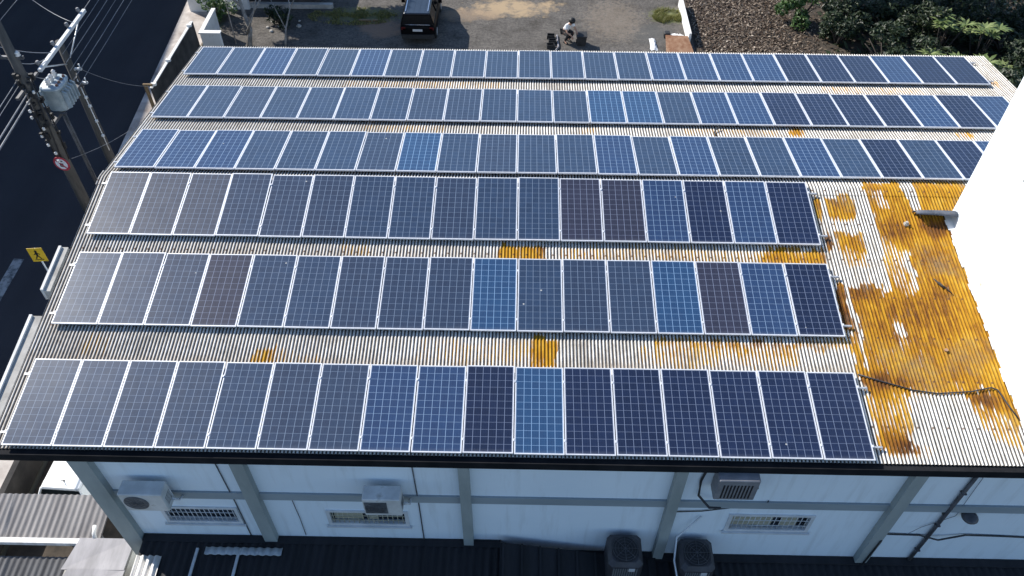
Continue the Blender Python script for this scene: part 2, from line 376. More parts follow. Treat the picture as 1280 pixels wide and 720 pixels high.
# ------------------------------------------------------------------ ground, street, pavement
def sheet(name, poly, z, m, kind='structure'):
    b=MB(); b.add([(x,y,z) for x,y in poly],[tuple(range(len(poly)))]); o=b.build(name,m); return tag(o,kind=kind)
sheet('ground',[(-900,-700),(900,-700),(900,900),(-900,900)],G-.05,M['land'])
KERB=[(-7.2,-30),(-6.9,-5),(-6.4,1),(-6.75,4.6),(-7.72,12.3),(-8.35,23),(-9.2,36),(-12,80)]
b=MB()
for (x0,y0),(x1,y1) in zip(KERB,KERB[1:]): b.add([(x0-14.6,y0,G),(x0,y0,G),(x1,y1,G),(x1-14.6,y1,G)],[(0,1,2,3)])
tag(b.build('street',M['asphalt']),kind='structure')
b=MB()
inner=lambda x,y: -3.6 if y<-4 else -4.9 if y<8 else -6.2
pts=[(-7.2,-30),(-6.9,-5),(-6.4,1),(-6.75,4.6),(-7.72,12.3),(-8.35,23),(-9.2,36),(-12,80)]
for (x0,y0),(x1,y1) in zip(pts,pts[1:]):
    i0,i1=(-4.9,-4.9) if y1<=6 else (-4.9,-6.4) if y0<6 else (-6.4,-6.6) if y0<20 else (x0+2,x1+2)
    b.add([(x0,y0,G),(i0,y0,G),(i1,y1,G),(x1,y1,G),(x0,y0,G+.13),(i0,y0,G+.13),(i1,y1,G+.13),(x1,y1,G+.13)],[(4,5,6,7),(0,4,7,3),(1,2,6,5)])
tag(b.build('pavement',M['pave']),kind='structure')
b=MB(); b.add([(-9.45,2.4,G+.004),(-9.05,2.2,G+.004),(-9.1,5.75,G+.004),(-9.5,5.8,G+.004)],[(0,1,2,3)])
tag(b.build('road_marking',M['linepaint']),kind='structure')
sheet('courtyard',[(-6,7),(18.2,7),(18.2,45),(-6,45)],G+.004,M['court'])
sheet('yard',[(-4.7,-16),(1.0,-16),(1.0,7),(-4.7,7)],G+.004,M['soil'])
sheet('garden_soil',[(18.2,7),(60,7),(60,45),(18.2,45)],G+.008,M['soil'])

# ------------------------------------------------------------------ main building
bld = empty('factory_building',(9,0,G),'long white industrial building under a pale corrugated gable roof stained ochre','building')
OFF=Vector((-9,0,-G))                         # children are written in world coordinates
def part(mb,name,m,parent=bld,recalc=False):
    o=mb.build(name,m,parent,recalc=recalc)
    if parent is bld: o.location=OFF
    return o

OCH=[
('A',1.00,[(17.99,0.27),(18.97,0.29),(19.11,-0.77),(20.00,-0.75),(19.90,-1.28),(19.91,-1.94),(19.89,-3.88),(19.90,-4.34),(19.86,-5.80),(19.82,-6.35),(19.67,-6.35),(19.51,-6.03),(19.43,-5.50),(18.27,-5.66),(17.79,-5.59),(16.73,-5.24),(16.96,-3.45),(16.96,-3.36),(16.98,-3.03),(17.33,-2.90),(17.77,-2.91),(18.10,-1.90),(17.96,-1.39),(17.93,-1.17)]),
('B',1.00,[(19.27,0.29),(20.73,0.32),(20.12,-0.75),(19.32,-0.77)]),
('C',1.00,[(17.02,-0.29),(17.74,-0.28),(17.62,-1.09),(16.96,-1.07)]),
('C2',1.00,[(16.73,-0.30),(16.92,-0.29),(16.89,-1.10),(16.75,-1.06)]),
('D',1.00,[(17.04,-1.47),(17.72,-1.49),(17.66,-1.92),(17.04,-1.93)]),
('D2',0.95,[(16.73,-1.43),(16.97,-1.47),(16.97,-2.06),(16.77,-2.01)]),
('D3',0.62,[(17.07,-1.93),(17.67,-1.92),(17.66,-2.47),(17.11,-2.41)]),
('E2',1.00,[(16.73,-2.82),(16.94,-2.88),(16.92,-4.12),(16.66,-4.13)]),
('G1',0.85,[(15.67,-4.42),(16.69,-4.34),(16.97,-4.28),(16.97,-4.61),(15.63,-4.67)]),
('W1',0.62,[(18.07,-1.43),(18.34,-1.64),(18.64,-2.03),(18.64,-2.93),(18.46,-3.18),(17.93,-3.07),(17.95,-2.53)]),
('W1b',0.00,[(18.52,-2.03),(18.66,-2.07),(18.64,-2.93),(18.52,-3.00)]),
('W2',0.50,[(18.10,-0.07),(18.48,-0.08),(18.59,-0.74),(18.32,-0.65)]),
('W3',0.00,[(18.96,0.29),(19.25,0.27),(19.29,-0.73),(19.09,-0.80)]),
('W4',0.00,[(17.91,0.27),(18.05,0.27),(18.11,-1.32),(17.93,-3.11),(17.78,-3.11),(17.92,-1.32)]),
('W6',0.00,[(16.94,-0.31),(17.03,-0.31),(16.98,-3.87),(16.90,-3.87)]),
('W6b',0.00,[(16.95,-3.45),(17.03,-3.45),(17.00,-5.11),(16.92,-5.12)]),
('S1',0.78,[(16.97,-4.61),(17.67,-4.66),(17.59,-5.16),(16.98,-5.14)]),
('S2',0.82,[(17.66,-4.25),(18.19,-4.24),(18.39,-4.67),(18.22,-5.12),(17.72,-5.04),(17.55,-4.51)]),
('W5',0.00,[(17.80,-3.92),(18.03,-3.91),(18.02,-4.27),(17.84,-4.27)]),
('PS',0.66,[(16.76,-5.83),(17.14,-5.74),(17.65,-5.73),(17.56,-6.63),(16.88,-6.64)]),
('G',1.00,[(16.75,-6.54),(17.40,-6.68),(17.68,-6.81),(17.66,-7.02),(16.92,-7.06),(16.79,-6.88)]),
('Gp',0.40,[(17.70,-6.75),(18.16,-6.75),(18.11,-6.93),(17.67,-6.96)]),
('F',1.00,[(16.73,-5.22),(17.74,-5.57),(17.66,-5.69),(16.95,-5.72),(16.81,-5.46)]),
('H',1.00,[(18.83,-5.63),(19.50,-5.59),(19.72,-6.29),(19.74,-6.37),(19.54,-6.08),(19.14,-5.92)]),
('H2',0.6,[(18.88,-5.82),(19.19,-5.92),(19.73,-6.40),(19.64,-6.87),(19.02,-6.47)]),
('P1',1.00,[(9.87,-4.42),(10.44,-4.41),(10.43,-5.21),(9.84,-5.23)]),
('P2',0.90,[(3.99,-4.77),(4.38,-4.76),(4.40,-5.19),(3.90,-5.20)]),
('P3',0.85,[(12.57,-4.41),(16.73,-4.45),(16.69,-4.65),(13.92,-4.62),(12.56,-4.57)]),
('P4',0.52,[(12.21,-4.57),(15.64,-4.63),(15.55,-5.09),(12.17,-5.08)]),
('P5',1.00,[(9.07,-1.92),(10.19,-1.93),(10.19,-2.40),(9.08,-2.42)]),
('P6',0.90,[(15.30,-1.87),(16.74,-1.89),(16.64,-2.48),(15.04,-2.49)]),
('P7',0.50,[(5.36,-1.88),(6.06,-1.89),(6.10,-2.28),(5.41,-2.27)]),
('P8',0.5,[(10.53,-1.92),(15.39,-1.90),(15.13,-2.39),(10.52,-2.36)]),
('P9',0.35,[(0.03,-4.40),(0.83,-4.43),(0.86,-5.10),(0.00,-5.10)]),
('P10',0.40,[(7.38,-4.54),(9.89,-4.50),(9.89,-5.13),(7.43,-5.09)]),
('P11',0.50,[(4.35,-5.04),(4.40,-4.84),(5.35,-4.90),(5.39,-5.13),(4.37,-5.11)]),
('Q1',1.00,[(16.92,3.02),(17.25,3.02),(17.3,2.5),(16.9,2.5)]),
('Q2',.45,[(11.1,3.0),(11.7,3.0),(11.7,2.5),(11.1,2.5)]),
('Q3',.75,[(21.4,3.0),(22.1,3.0),(22.2,2.7),(21.5,2.6)]),
('Q4',.45,[(14,3.05),(16.7,3.05),(16.7,2.5),(14,2.5)]),
('Q5',.40,[(5.2,3.0),(7.5,3.0),(7.5,2.5),(5.2,2.5)]),
('Q6',.6,[(23.7,6.25),(24.0,6.2),(24.05,5.6),(23.8,5.6)]),
('Q7',.42,[(18.5,5.7),(21.5,5.7),(21.5,5.1),(18.5,5.1)]),
('Q8',.38,[(4.2,5.7),(9.0,5.7),(9.0,5.1),(4.2,5.1)]),
]
RUSTY=[(16.8,-3.5,.30,.8,1.0),(17.3,-3.1,.6,.35,1.0),(18.2,-3.6,.7,.5,.8),(18.35,-1.35,.5,.35,.9),(16.85,-1.75,.16,.4,1.0),(17.5,-1.7,.2,.3,.8),(17.2,-5.4,.7,.22,1.0),(19.2,-5.8,.5,.25,.9),(17.2,-6.85,.5,.25,.8),(10.3,-2.1,.25,.4,.8),(19.5,-1.25,.4,.25,.8),(15,-4.5,1.5,.15,.7),(19.0,-4.9,.5,.4,.35),(18.9,-3.2,.5,.8,.45),(19.3,-2.2,.35,.6,.4),(17.6,-4.2,.6,.4,.5)]
def vnoise(x, y, f, seed):
    g=np.random.default_rng(seed).random((64,64)); X=(x*f)%64; Y=(y*f)%64
    i=np.floor(X).astype(int)%64; j=np.floor(Y).astype(int)%64; a=X-np.floor(X); c=Y-np.floor(Y)
    a=a*a*(3-2*a); c=c*c*(3-2*c); i1=(i+1)%64; j1=(j+1)%64
    return (g[i,j]*(1-a)+g[i1,j]*a)*(1-c)+(g[i,j1]*(1-a)+g[i1,j1]*a)*c-.5
def inpoly(x, y, P):
    r=np.zeros(x.shape,bool); n=len(P)
    for k in range(n):
        (x0,y0),(x1,y1)=P[k],P[k-1]
        if y0==y1: continue
        r ^= ((y0>y)!=(y1>y)) & (x < (x1-x0)*(y-y0)/(y1-y0)+x0)
    return r
PITCH=.0762; AMP=.0135
def corr_grid(name, x0, x1, ys, zfun, lift=0., parent=bld, thick=False):
    """corrugated sheet with paint wear stored at its vertices"""
    xs=np.arange(x0,x1+1e-6,PITCH/8); ys=np.array(ys)
    X,Y=np.meshgrid(xs,ys); ph=np.cos(2*PI*X/PITCH)
    sheetn=np.floor(X/1.05)
    Z=zfun(Y)-AMP+AMP*ph+lift+.012*vnoise(X,Y,.35,5)+.006*((sheetn*7919)%5/5-.4)
    ny,nx=X.shape
    V=np.stack([X,Y,Z],-1).reshape(-1,3)
    idx=np.arange(ny*nx).reshape(ny,nx)
    F=np.stack([idx[:-1,:-1],idx[:-1,1:],idx[1:,1:],idx[1:,:-1]],-1).reshape(-1,4)
    me=bpy.data.meshes.new(name)
    me.vertices.add(len(V)); me.vertices.foreach_set('co',V.ravel())
    me.loops.add(F.size); me.loops.foreach_set('vertex_index',F.ravel())
    me.polygons.add(len(F)); me.polygons.foreach_set('loop_start',np.arange(0,F.size,4)); me.polygons.foreach_set('loop_total',np.full(len(F),4))
    me.polygons.foreach_set('use_smooth',np.ones(len(F),bool))
    jx=X+.10*vnoise(X,Y,5,1)+.05*vnoise(X,Y,14,2); jy=Y+.16*vnoise(X,Y,4,3)+.08*vnoise(X,Y,13,4)
    acc=[]
    for sx_,sy_ in ((0,0),(.04,.12),(-.04,-.12),(.05,-.2),(-.05,.2),(.02,.3),(-.02,-.3)):
      och=np.zeros(X.shape)
      for nm,mv,P in OCH:
        px=[q[0] for q in P]; py=[q[1] for q in P]
        if max(px)<x0 or max(py)<ys.min()-.3 or min(py)>ys.max()+.3: continue
        r0,r1=np.searchsorted(ys,[min(py)-.8,max(py)+.8]); c0_,c1_=np.searchsorted(xs,[min(px)-.3,max(px)+.3])
        if r1<=r0 or c1_<=c0_: continue
        sub=och[r0:r1,c0_:c1_]; sub[inpoly(jx[r0:r1,c0_:c1_]+sx_,jy[r0:r1,c0_:c1_]+sy_,P)]=mv
      acc.append(och)
    och=.55*np.mean(acc,0)+.45*acc[0]
    och=np.clip(och+.10*vnoise(X,Y,3,6),0,1)
    rust=np.zeros(X.shape)
    for cx,cy,rx,ry,a in RUSTY: rust=np.maximum(rust,a*np.exp(-((X-cx)/rx)**2-((Y-cy)/ry)**2))
    rust=np.clip(rust+.5*vnoise(X,Y,1.6,21)*rust+.25*vnoise(X,Y,.9,22),0,1)
    # grime: more on the street side and towards the far slope, little on the repainted east end
    grime=np.clip(.46-.024*X+.35*vnoise(X,Y,.5,7)+.25*vnoise(X,Y,2.2,8),0.0,1)
    grime=np.where(X>16.6,np.clip(.05+.3*vnoise(X,Y,1.2,9),0,1),grime)
    grime=np.where(Y>0.2,np.clip(.26+.3*vnoise(X,Y,.8,10),0,1),grime)
    band=np.exp(-((Y+5.12)/.10)**2)+np.exp(-((Y+2.33)/.08)**2)
    grime=np.clip(grime+.9*band*(vnoise(X,Y,2.5,12)+.45)+.5*np.clip(vnoise(X,Y,.45,31)-.12,0,1)*(X<16.6),0,1)
    for an,arr in (('rust',rust),('ochre',och),('crest',.5+.5*ph),('grime',grime)):
        at=me.attributes.new(an,'FLOAT','POINT'); at.data.foreach_set('value',arr.ravel().astype(np.float32))
    me.materials.append(M['roof']); me.update(); me.validate()
    o=bpy.data.objects.new(name,me); COL.objects.link(o); o.parent=parent; o.location=OFF if parent is bld else (0,0,0)
    return o
corr_grid('roof_sheet',ROOFX0,19.86,np.arange(YN,.001,.115),lambda y: zr(y))
corr_grid('roof_sheet',ROOFX0,ROOFX1,np.linspace(0,YF,34),lambda y: zr(y)-.001)
corr_grid('roof_sheet',19.86,ROOFX1,np.arange(-.84,.001,.105),lambda y: zr(y))
corr_grid('ridge_cap',ROOFX0-.02,ROOFX1,[-.27,-.14,-.03,.03,.14,.27],lambda y: zr(np.sqrt(y*y+.0016)),lift=.010)
# sheet edge trims and the roof underside
b=MB(); b.add([(ROOFX0,YN,zr(YN)-.05),(19.86,YN,zr(YN)-.05),(19.86,0,zr(0)-.05),(ROOFX0,0,zr(0)-.05)],[(3,2,1,0)])
b.add([(ROOFX0,0,zr(0)-.05),(ROOFX1,0,zr(0)-.05),(ROOFX1,YF,zr(YF)-.05),(ROOFX0,YF,zr(YF)-.05)],[(3,2,1,0)])
part(b,'roof_lining',M['concrete'])
# black box gutter along the eaves
b=MB(); zg=zr(YN)-.06
b.box(ROOFX0,24.6,YN-.11,YN+.04,zg+.012,zg+.02); b.box(ROOFX0,24.6,YN-.13,YN-.11,zg-.19,zg+.03); b.box(ROOFX0,24.6,YN-.11,YN+.06,zg-.15,zg-.13); b.box(ROOFX0,24.6,YN+.04,YN+.06,zg-.13,zg+.03)
b.box(ROOFX0,ROOFX0+.02,YN-.11,YN+.04,zg-.13,zg+.03)
part(b,'gutter',M['blackmetal'])
# walls with real window openings on the front
WIN=[(1.78,3.44,-4.14,-3.48),(5.44,7.19,-4.12,-3.52),(14.27,16.07,-4.06,-3.36)]
b=MB(); T=.22; ztop=-1.21
def wallseg(x0,x1,z0,z1): b.box(x0,x1,WY,WY+T,z0,z1)
xs=.75
for (x0,x1,z0,z1) in WIN:
    wallseg(xs,x0,G,ztop); wallseg(x0,x1,G,z0); wallseg(x0,x1,z1,ztop); xs=x1
wallseg(xs,24.3,G,ztop)
part(b,'front_wall',M['wall'])
b=MB(); b.box(.75,.95,WY+T,7.5,G,-1.27); b.add([(.75,WY+T,-1.27),(.75,7.5,-1.27),(.75,0,-.3),(.95,WY+T,-1.27),(.95,7.5,-1.27),(.95,0,-.3)],[(0,2,1),(3,4,5),(0,3,5,2),(2,5,4,1)])
part(b,'side_wall',M['wall'])
b=MB(); b.box(.95,24.3,7.3,7.5,G,-1.3); part(b,'back_wall',M['wall'])
b=MB(); b.box(24.1,24.3,-.8,7.3,G,-1.3); part(b,'side_wall',M['wall'])
for x0,x1 in ((.60,1.0),(3.85,4.13),(8.42,8.64),(12.79,13.02),(17.5,17.76)):
    b=MB(); b.box(x0,x1,WY-.16,WY-.002,G,-1.22); b.box(x0-.03,x1+.03,WY-.19,WY-.16,G,-6.2); part(b,'pilaster',M['pilaster'])
xs=1.0
for x1 in (3.85,8.42,12.79,17.5,24.3):
    b=MB(); b.box(xs,x1,WY-.045,WY-.003,-3.03,-2.76); part(b,'belt_course',M['belt'])
    xs={3.85:4.13,8.42:8.64,12.79:13.02,17.5:17.76}.get(x1,0)
for x,z0,z1 in ((3.50,-4.9,-1.5),(7.49,-4.8,-1.4),(4.78,-4.7,-3.05)):
    b=MB(); b.tube([(x,WY-.02,z0),(x+.01,WY-.02,(z0+z1)/2),(x-.01,WY-.02,z1)],.014 if z0<-4.75 else .009,6); part(b,'joint_strip',M['darksteel'])
for i,(x0,x1,z0,z1) in enumerate(WIN):
    w=MB(); t=.05
    w.box(x0-.03,x1+.03,WY-.03,WY+.05,z1-t,z1+.03); w.box(x0-.03,x1+.03,WY-.03,WY+.05,z0-.03,z0+t)
    w.box(x0-.03,x0+t,WY-.03,WY+.05,z0+t,z1-t); w.box(x1-t,x1+.03,WY-.03,WY+.05,z0+t,z1-t)
    wo=part(w,'window',M['steelwhite'])
    g=MB(); g.box(x0,x1,WY+.12,WY+.14,z0,z1); g.build('pane',M['glassdark'],wo)
    s=MB(); s.box(x0-.08,x1+.08,WY-.07,WY-.031,z0-.09,z0-.035); s.build('sill',M['steelwhite'],wo)
    k=MB(); n=15
    for j in range(n): xx=x0+t+(x1-x0-2*t)*(j+.5)/n; k.tube([(xx,WY-.005,z0+t),(xx,WY-.005,z1-t)],.009,5)
    for q in (.33,.66): k.tube([(x0+t,WY-.015,z0+(z1-z0)*q),(x1-t,WY-.015,z0+(z1-z0)*q)],.009,5)
    k.build('bars',M['steelwhite'] if i!=1 else M['blind'],wo)
    if i>0:
        for a,c in (((.06,.42),(.5,.62)) if i==1 else ((.03,.55),(.66,.86))):
            q=MB(); q.box(x0+(x1-x0)*a,x0+(x1-x0)*c,WY+.07,WY+.085,z0+.1,z1-.03); q.build('blind',M['blind'],wo)
for x0 in (1.55,5.0,11.6):
    b=MB(); b.tube([(x0,WY-.015,-1.52),(x0+1.7 if x0<10 else x0+.55,WY-.015,-1.53)],.01,5)
    for q in (0,.85,1.7) if x0<10 else (0,.55): b.box(x0+q-.015,x0+q+.015,WY-.04,WY-.001,-1.58,-1.47)
    part(b,'wall_bracket',M['darksteel'])
# low whitewashed kerb along the street edge of the roof, in two lengths
for y0,y1,w in ((-7.3,-4.10,.235),(-3.44,-2.2,.16)):
    b=MB()
    for xa,xb,dz in ((-1.17,-1.11,.05),(-1.11,-1.12+w,.0)):
        b.add([(xa,y0,zr(y0)+dz-.02),(xb,y0,zr(y0)+dz-.02),(xb,y1,zr(y1)+dz-.02),(xa,y1,zr(y1)+dz-.02)]+[(xa,y0,zr(y0)-.3),(xb,y0,zr(y0)-.3),(xb,y1,zr(y1)-.3),(xa,y1,zr(y1)-.3)],
          [(0,1,2,3),(4,7,6,5),(0,4,5,1),(1,5,6,2),(2,6,7,3),(3,7,4,0)]); b.mat(1)
    part(b,'roof_edge_beam',[M['whitesheet'],M['concrete']])

# ------------------------------------------------------------------ white stair tower rising through the roof
tw=empty('stair_tower',(22.3,-4,G),'tall blank white tower rising through the right end of the roof','building')
b=MB(); b.box(19.93,25.2,-6.92,-.86,G,4.6); o=b.build('wall',M['wall'],tw); o.location=(-22.3,4,-G)
b=MB(); b.box(19.83,25.3,-7.0,-.76,4.6,4.75); o=b.build('coping',M['whitewash'],tw); o.location=(-22.3,4,-G)
b=MB()
yy=np.linspace(-6.9,-.86,40)
for i in range(39):
    y0,y1=yy[i],yy[i+1]; w0=19.80-.07*random.random(); w1=19.80-.07*random.random()
    b.add([(w0,y0,zr(y0)+.012),(w0,y1,zr(y1)+.012),(19.90,y1,zr(y1)+.05),(19.90,y0,zr(y0)+.05)],[(0,3,2,1)])
    b.add([(19.90,y0,zr(y0)+.05),(19.90,y1,zr(y1)+.05),(19.927,y1,zr(y1)+.20),(19.927,y0,zr(y0)+.20)],[(0,3,2,1)])
o=b.build('base_flashing',M['whitesheet'],tw,recalc=False); o.location=(-22.3,4,-G)
b=MB(); b.tube([(19.92,-4.9,.55),(19.92,-4.6,.75)],.012,5); b.box(19.90,19.93,-2.6,-2.5,2.2,2.3); o=b.build('wall_hook',M['darksteel'],tw); o.location=(-22.3,4,-G)

# bent metal rain hood lying on the roof against the tower
b=MB(); vs=[];fs=[]
PRF=[(.06,.0),(.0,.09),(-.08,.155),(-.17,.195),(-.25,.20),(-.29,.175)]
for x,ya,k in ((19.02,-.82,.62),(19.10,-.82,.74),(19.4,-.83,.86),(19.70,-.85,.97),(19.925,-.87,1.05)):
    for dy,dz in PRF: vs.append((x,ya+dy*k,zr(ya+dy*k)+.012+dz*k*1.45))
n=len(PRF)
for i in range(4):
    for k in range(n-1): fs.append((i*n+k,i*n+k+1,(i+1)*n+k+1,(i+1)*n+k))
b.add(vs,fs,True); o=b.build('rain_hood',M['hood'])
md=o.modifiers.new('thickness','SOLIDIFY'); md.thickness=.012
tag(o,'bent grey metal rain hood sticking out of the tower foot over the ochre roof','roof hood')
b=MB(); CB=[(16.73,-5.24),(17.22,-5.41),(17.79,-5.59),(18.27,-5.66),(18.99,-5.6),(19.43,-5.5),(19.54,-5.55),(19.65,-5.91),(19.75,-6.19)]
b.tube([(x,y,zr(y)+.018) for x,y in CB],.016,6); tag(b.build('roof_cable',M['cable']),'black cable lying loose across the ochre roof towards the tower','cable')
b=MB(); b.box(18.74,18.84,-1.20,-1.12,zr(-1.16)-.02,zr(-1.16)+.05); b.tube([(18.79,-1.16,zr(-1.16)+.05),(18.79,-1.16,zr(-1.16)+.09)],.03,8)
tag(b.build('roof_vent',M['concrete']),'small grey pipe stub on the ochre roof below the rain hood','roof vent')
b=MB(); b.tube([(18.75,-4.62,zr(-4.62)+.005),(18.75,-4.62,zr(-4.62)+.035)],.04,8); tag(b.build('roof_bolt_cap',M['rust']),'rusty round bolt cap alone on the wide ochre roof patch','bolt cap')
b=MB(); b.tube([(19.00,-2.75,zr(-2.75)+.02),(19.12,-2.95,zr(-2.95)+.025),(19.22,-3.0,zr(-3)+.02)],[.012,.03,.012],6); b.tube([(19.1,-2.85,zr(-2.85)+.02),(19.3,-3.15,zr(-3.15)+.02)],.012,5)
tag(b.build('dead_twig',M['darkbark']),'dark twig lying on the ochre roof between hood and cable','twig')

# ------------------------------------------------------------------ solar panels
PW, PL, PP, TH = .992, 1.956, 1.012, .038
fr=MB(); w=.022
fr.box(0,PW,0,w,-TH,0); fr.box(0,PW,PL-w,PL,-TH,0); fr.box(0,w,w,PL-w,-TH,0); fr.box(PW-w,PW,w,PL-w,-TH,0)
p0=empty('solar_panel',(0,0,0),'x','solar panel')
f0=fr.build('frame',M['alu'],p0)
gl=MB(); gl.add([(w,w,-.004),(PW-w,w,-.004),(PW-w,PL-w,-.004),(w,PL-w,-.004)],[(0,1,2,3)])
gmesh={}
g0=gl.build('cells',CELL['N'],p0); gmesh['N']=g0.data
for k in CELL:
    if k!='N': d=g0.data.copy(); d.materials[0]=CELL[k]; gmesh[k]=d
bk=MB(); bk.box(w,PW-w,w,PL-w,-.014,-.008); bk0=bk.build('backsheet',M['backsheet'],p0)
ROWS=[ # x of the left edge, distance of the near edge from the ridge, colours
 (-.5795,7.262,'NNNNNTTMMDBDDDDDD',True,'the front row at the eaves'),
 (-.5603,4.422,'NTTPNNTTTBNTTBPMD',True,'the second row from the eaves'),
 (-.5849,1.9181,'GGGTTTNNTNNPPMDMD',True,'the row just below the ridge'),
 (-.6255,.3022,'MMMNNNTBNTNNMNMNNMNDNDMD',False,'the row just behind the ridge'),
 (-.6633,2.9754,'NNTNNNNTTNNNBBNMMDDDDMDM',False,'the second row from the back'),
 (-.6639,5.7231,'NNMNNMNNNNNNNNMMMMDDDMDD',False,'the rearmost row'),
]
NAMEC={'N':'navy blue','D':'very dark navy','P':'purplish brown','B':'bright blue','M':'mid blue','G':'dusty grey','T':'slate blue'}
ORD=['first','second','third','fourth','fifth','sixth','seventh','eighth','ninth','tenth','eleventh','twelfth','thirteenth','fourteenth','fifteenth','sixteenth','seventeenth','eighteenth','nineteenth','twentieth','twenty-first','twenty-second','twenty-third','twenty-fourth']
first=True
for x0,s,cols,near,rn in ROWS:
    for i,c in enumerate(cols):
        r=p0 if first else p0.copy()
        if not first:
            COL.objects.link(r)
            f=f0.copy(); COL.objects.link(f); f.parent=r
            g=g0.copy(); g.data=gmesh[c]; COL.objects.link(g); g.parent=r
            k=bk0.copy(); COL.objects.link(k); k.parent=r
        else: g0.data=gmesh[c]
        first=False
        x=x0+PP*i+random.uniform(-.002,.002); j=random.uniform(-.006,.006)
        if near: r.location=(x,-(s+j)*CA,-(s+j)*SA); r.rotation_euler=(A+random.gauss(0,.004),random.gauss(0,.003),0)
        else: r.location=(x,(s+j)*CA,-(s+j)*SA); r.rotation_euler=(-A+random.gauss(0,.004),random.gauss(0,.003),0)
        n=len(cols)
        pos=(ORD[i]+' from the left') if i<n-1 else 'rightmost'
        r['label']='%s solar panel, %s in %s'%(NAMEC[c],pos,rn); r['category']='solar panel'; r['group']='solar panels on the roof'
# aluminium rails under every row, with their clamps and feet
for x0,s,cols,near,rn in ROWS:
    n=len(cols); xa=x0-.14; xb=x0+n*PP+.20
    for q,d in (('lower' if near else 'nearer',.30),('upper' if near else 'farther',1.62)):
        ss=s-d if near else s+d
        y=(-ss if near else ss)*CA; z=-ss*SA
        rt=empty('mounting_rail',(xa,y,z-TH),'x','mounting rail','rails under the solar panels',rot=((A if near else -A),0,0))
        rt['label']='pale aluminium rail, %s of the two under %s'%(q,rn)
        m=MB(); m.box(0,xb-xa,-.02,.02,-.042,-.002); m.build('bar',M['alu_dark'],rt)
        fm=MB()
        for k in range(0,n*2+1,3):
            xx=.10+k*.5*(xb-xa-.2)/n; fm.box(xx-.03,xx+.03,-.035,.035,-.075,-.043)
        fm.build('feet',M['alu_dark'],rt)
        cm=MB(); cm.box(-.02,.02,-.03,.03,0,TH+.004)
        cme=None
        if x0 and near:
            for k in range(n+1):
                xx=(x0-xa)+k*PP-(PP-PW)/2
                if cme is None:
                    cm2=MB(); cm2.box(-.009,.009,-.025,.025,0,TH); cm2.box(-.018,.018,-.025,.025,TH+.0015,TH+.006); co=cm2.build('clamp',M['alu'],rt); cme=co
                else: co=cme.copy(); COL.objects.link(co); co.parent=rt
                co.location=(xx,0,0)
# a drooping cable at the back
b=MB(); b.tube([(15.0,2.85,zp(2.85)-.03),(14.9,2.75,zp(2.7)-.06),(14.82,2.62,zp(2.6)-.09),(14.85,2.45,zp(2.45)-.10)],.02,6)
tag(b.build('panel_cable',M['cable']),'short black cable hanging out below the second row from the back','cable')

# ------------------------------------------------------------------ air conditioners on the front wall
def wall_ac(x0,x1,z0,z1,body,label,fan='round',yf=-7.62):
    r=empty('air_conditioner',((x0+x1)/2,(yf+WY)/2,z0),label,'air conditioner','outdoor units on the front wall')
    o=Vector((-(x0+x1)/2,-(yf+WY)/2,-z0))
    def P(m,n,mm,par=r):
        q=m.build(n,mm,par)
        if par is r: q.location=o
        return q
    m=MB(); yb=yf+.34
    m.cham(x0,x1,yf,yb,z0,z1,.018); P(m,'casing',body)
    xm=x0+(x1-x0)*.34; zm=(z0+z1)/2; rad=min((x1-x0)*.28,(z1-z0)*.42)
    g=MB()
    if fan=='round':
        Mx=Matrix.Rotation(R(90),3,'X'); g.lathe((xm,yf-.001,zm),[(rad,0),(rad,.012),(rad*.9,.015)],24,False,M=Mx)
    elif fan=='square': g.box(xm-rad*1.05,xm+rad*1.05,yf-.012,yf-.001,zm-rad,zm+rad)
    else:
        for k in range(9): xx=x0+.12+k*(x1-x0-.2)/9; g.box(xx,xx+.03,yf-.008,yf-.001,z0+.06,z1-.16)
    gr=P(g,'fan_grille',M['grille'] if fan=='louver' else M['grillegrey'])
    if fan!='louver':
        wv=MB()
        for k in range(3): 
            q=rad*(.3+.3*k); wv.tube([(xm+q*math.cos(a),yf-.017,zm+q*math.sin(a)) for a in np.linspace(0,2*PI,17)],.004,4)
        for k in range(6):
            a=PI*k/6; wv.tube([(xm-rad*math.cos(a)*.95,yf-.019,zm-rad*math.sin(a)*.95),(xm+rad*math.cos(a)*.95,yf-.019,zm+rad*math.sin(a)*.95)],.003,4)
        P(wv,'guard',M['darksteel'])
    v=MB()
    for k in range(5): v.box(x1+.001,x1+.004,yf+.06,yf+.28,z0+.16+k*.06,z0+.175+k*.06)
    P(v,'side_vent',M['grille'])
    for xx in (x0+.12,x1-.12):
        q=MB(); q.box(xx-.02,xx+.02,yf+.02,WY-.002,z0-.045,z0-.004); q.box(xx-.02,xx+.02,WY-.03,WY-.002,z0-.3,z0-.045); P(q,'bracket',M['galv'])
    h=MB(); h.tube([(x1+.01,yf+.2,z0+.18),(x1+.09,yf+.2,z0+.16),(x1+.13,yf+.25,z0+.02),(x1+.12,WY-.03,z0-.12),(x1+.10,WY-.02,z0-.05)],.018,6)
    h.tube([(x1+.01,yf+.2,z0+.12),(x1+.06,yf+.2,z0+.10),(x1+.09,yf+.28,z0-.02),(x1+.08,WY-.03,z0-.16)],.014,6); P(h,'hose',M['steelwhite'] if fan!='louver' else M['cable'])
    return r
wall_ac(1.45,2.36,-2.78,-2.13,M['ac_white'],'pale air conditioner with round fan, left end of the front wall')
wall_ac(6.46,7.24,-2.74,-2.10,M['ac_white'],'pale air conditioner with square fan grille above the middle barred window','square',-7.65)
wall_ac(13.58,14.40,-2.05,-1.33,M['ac_grey'],'dark grey louvred air conditioner hanging right under the gutter','louver',-7.52)
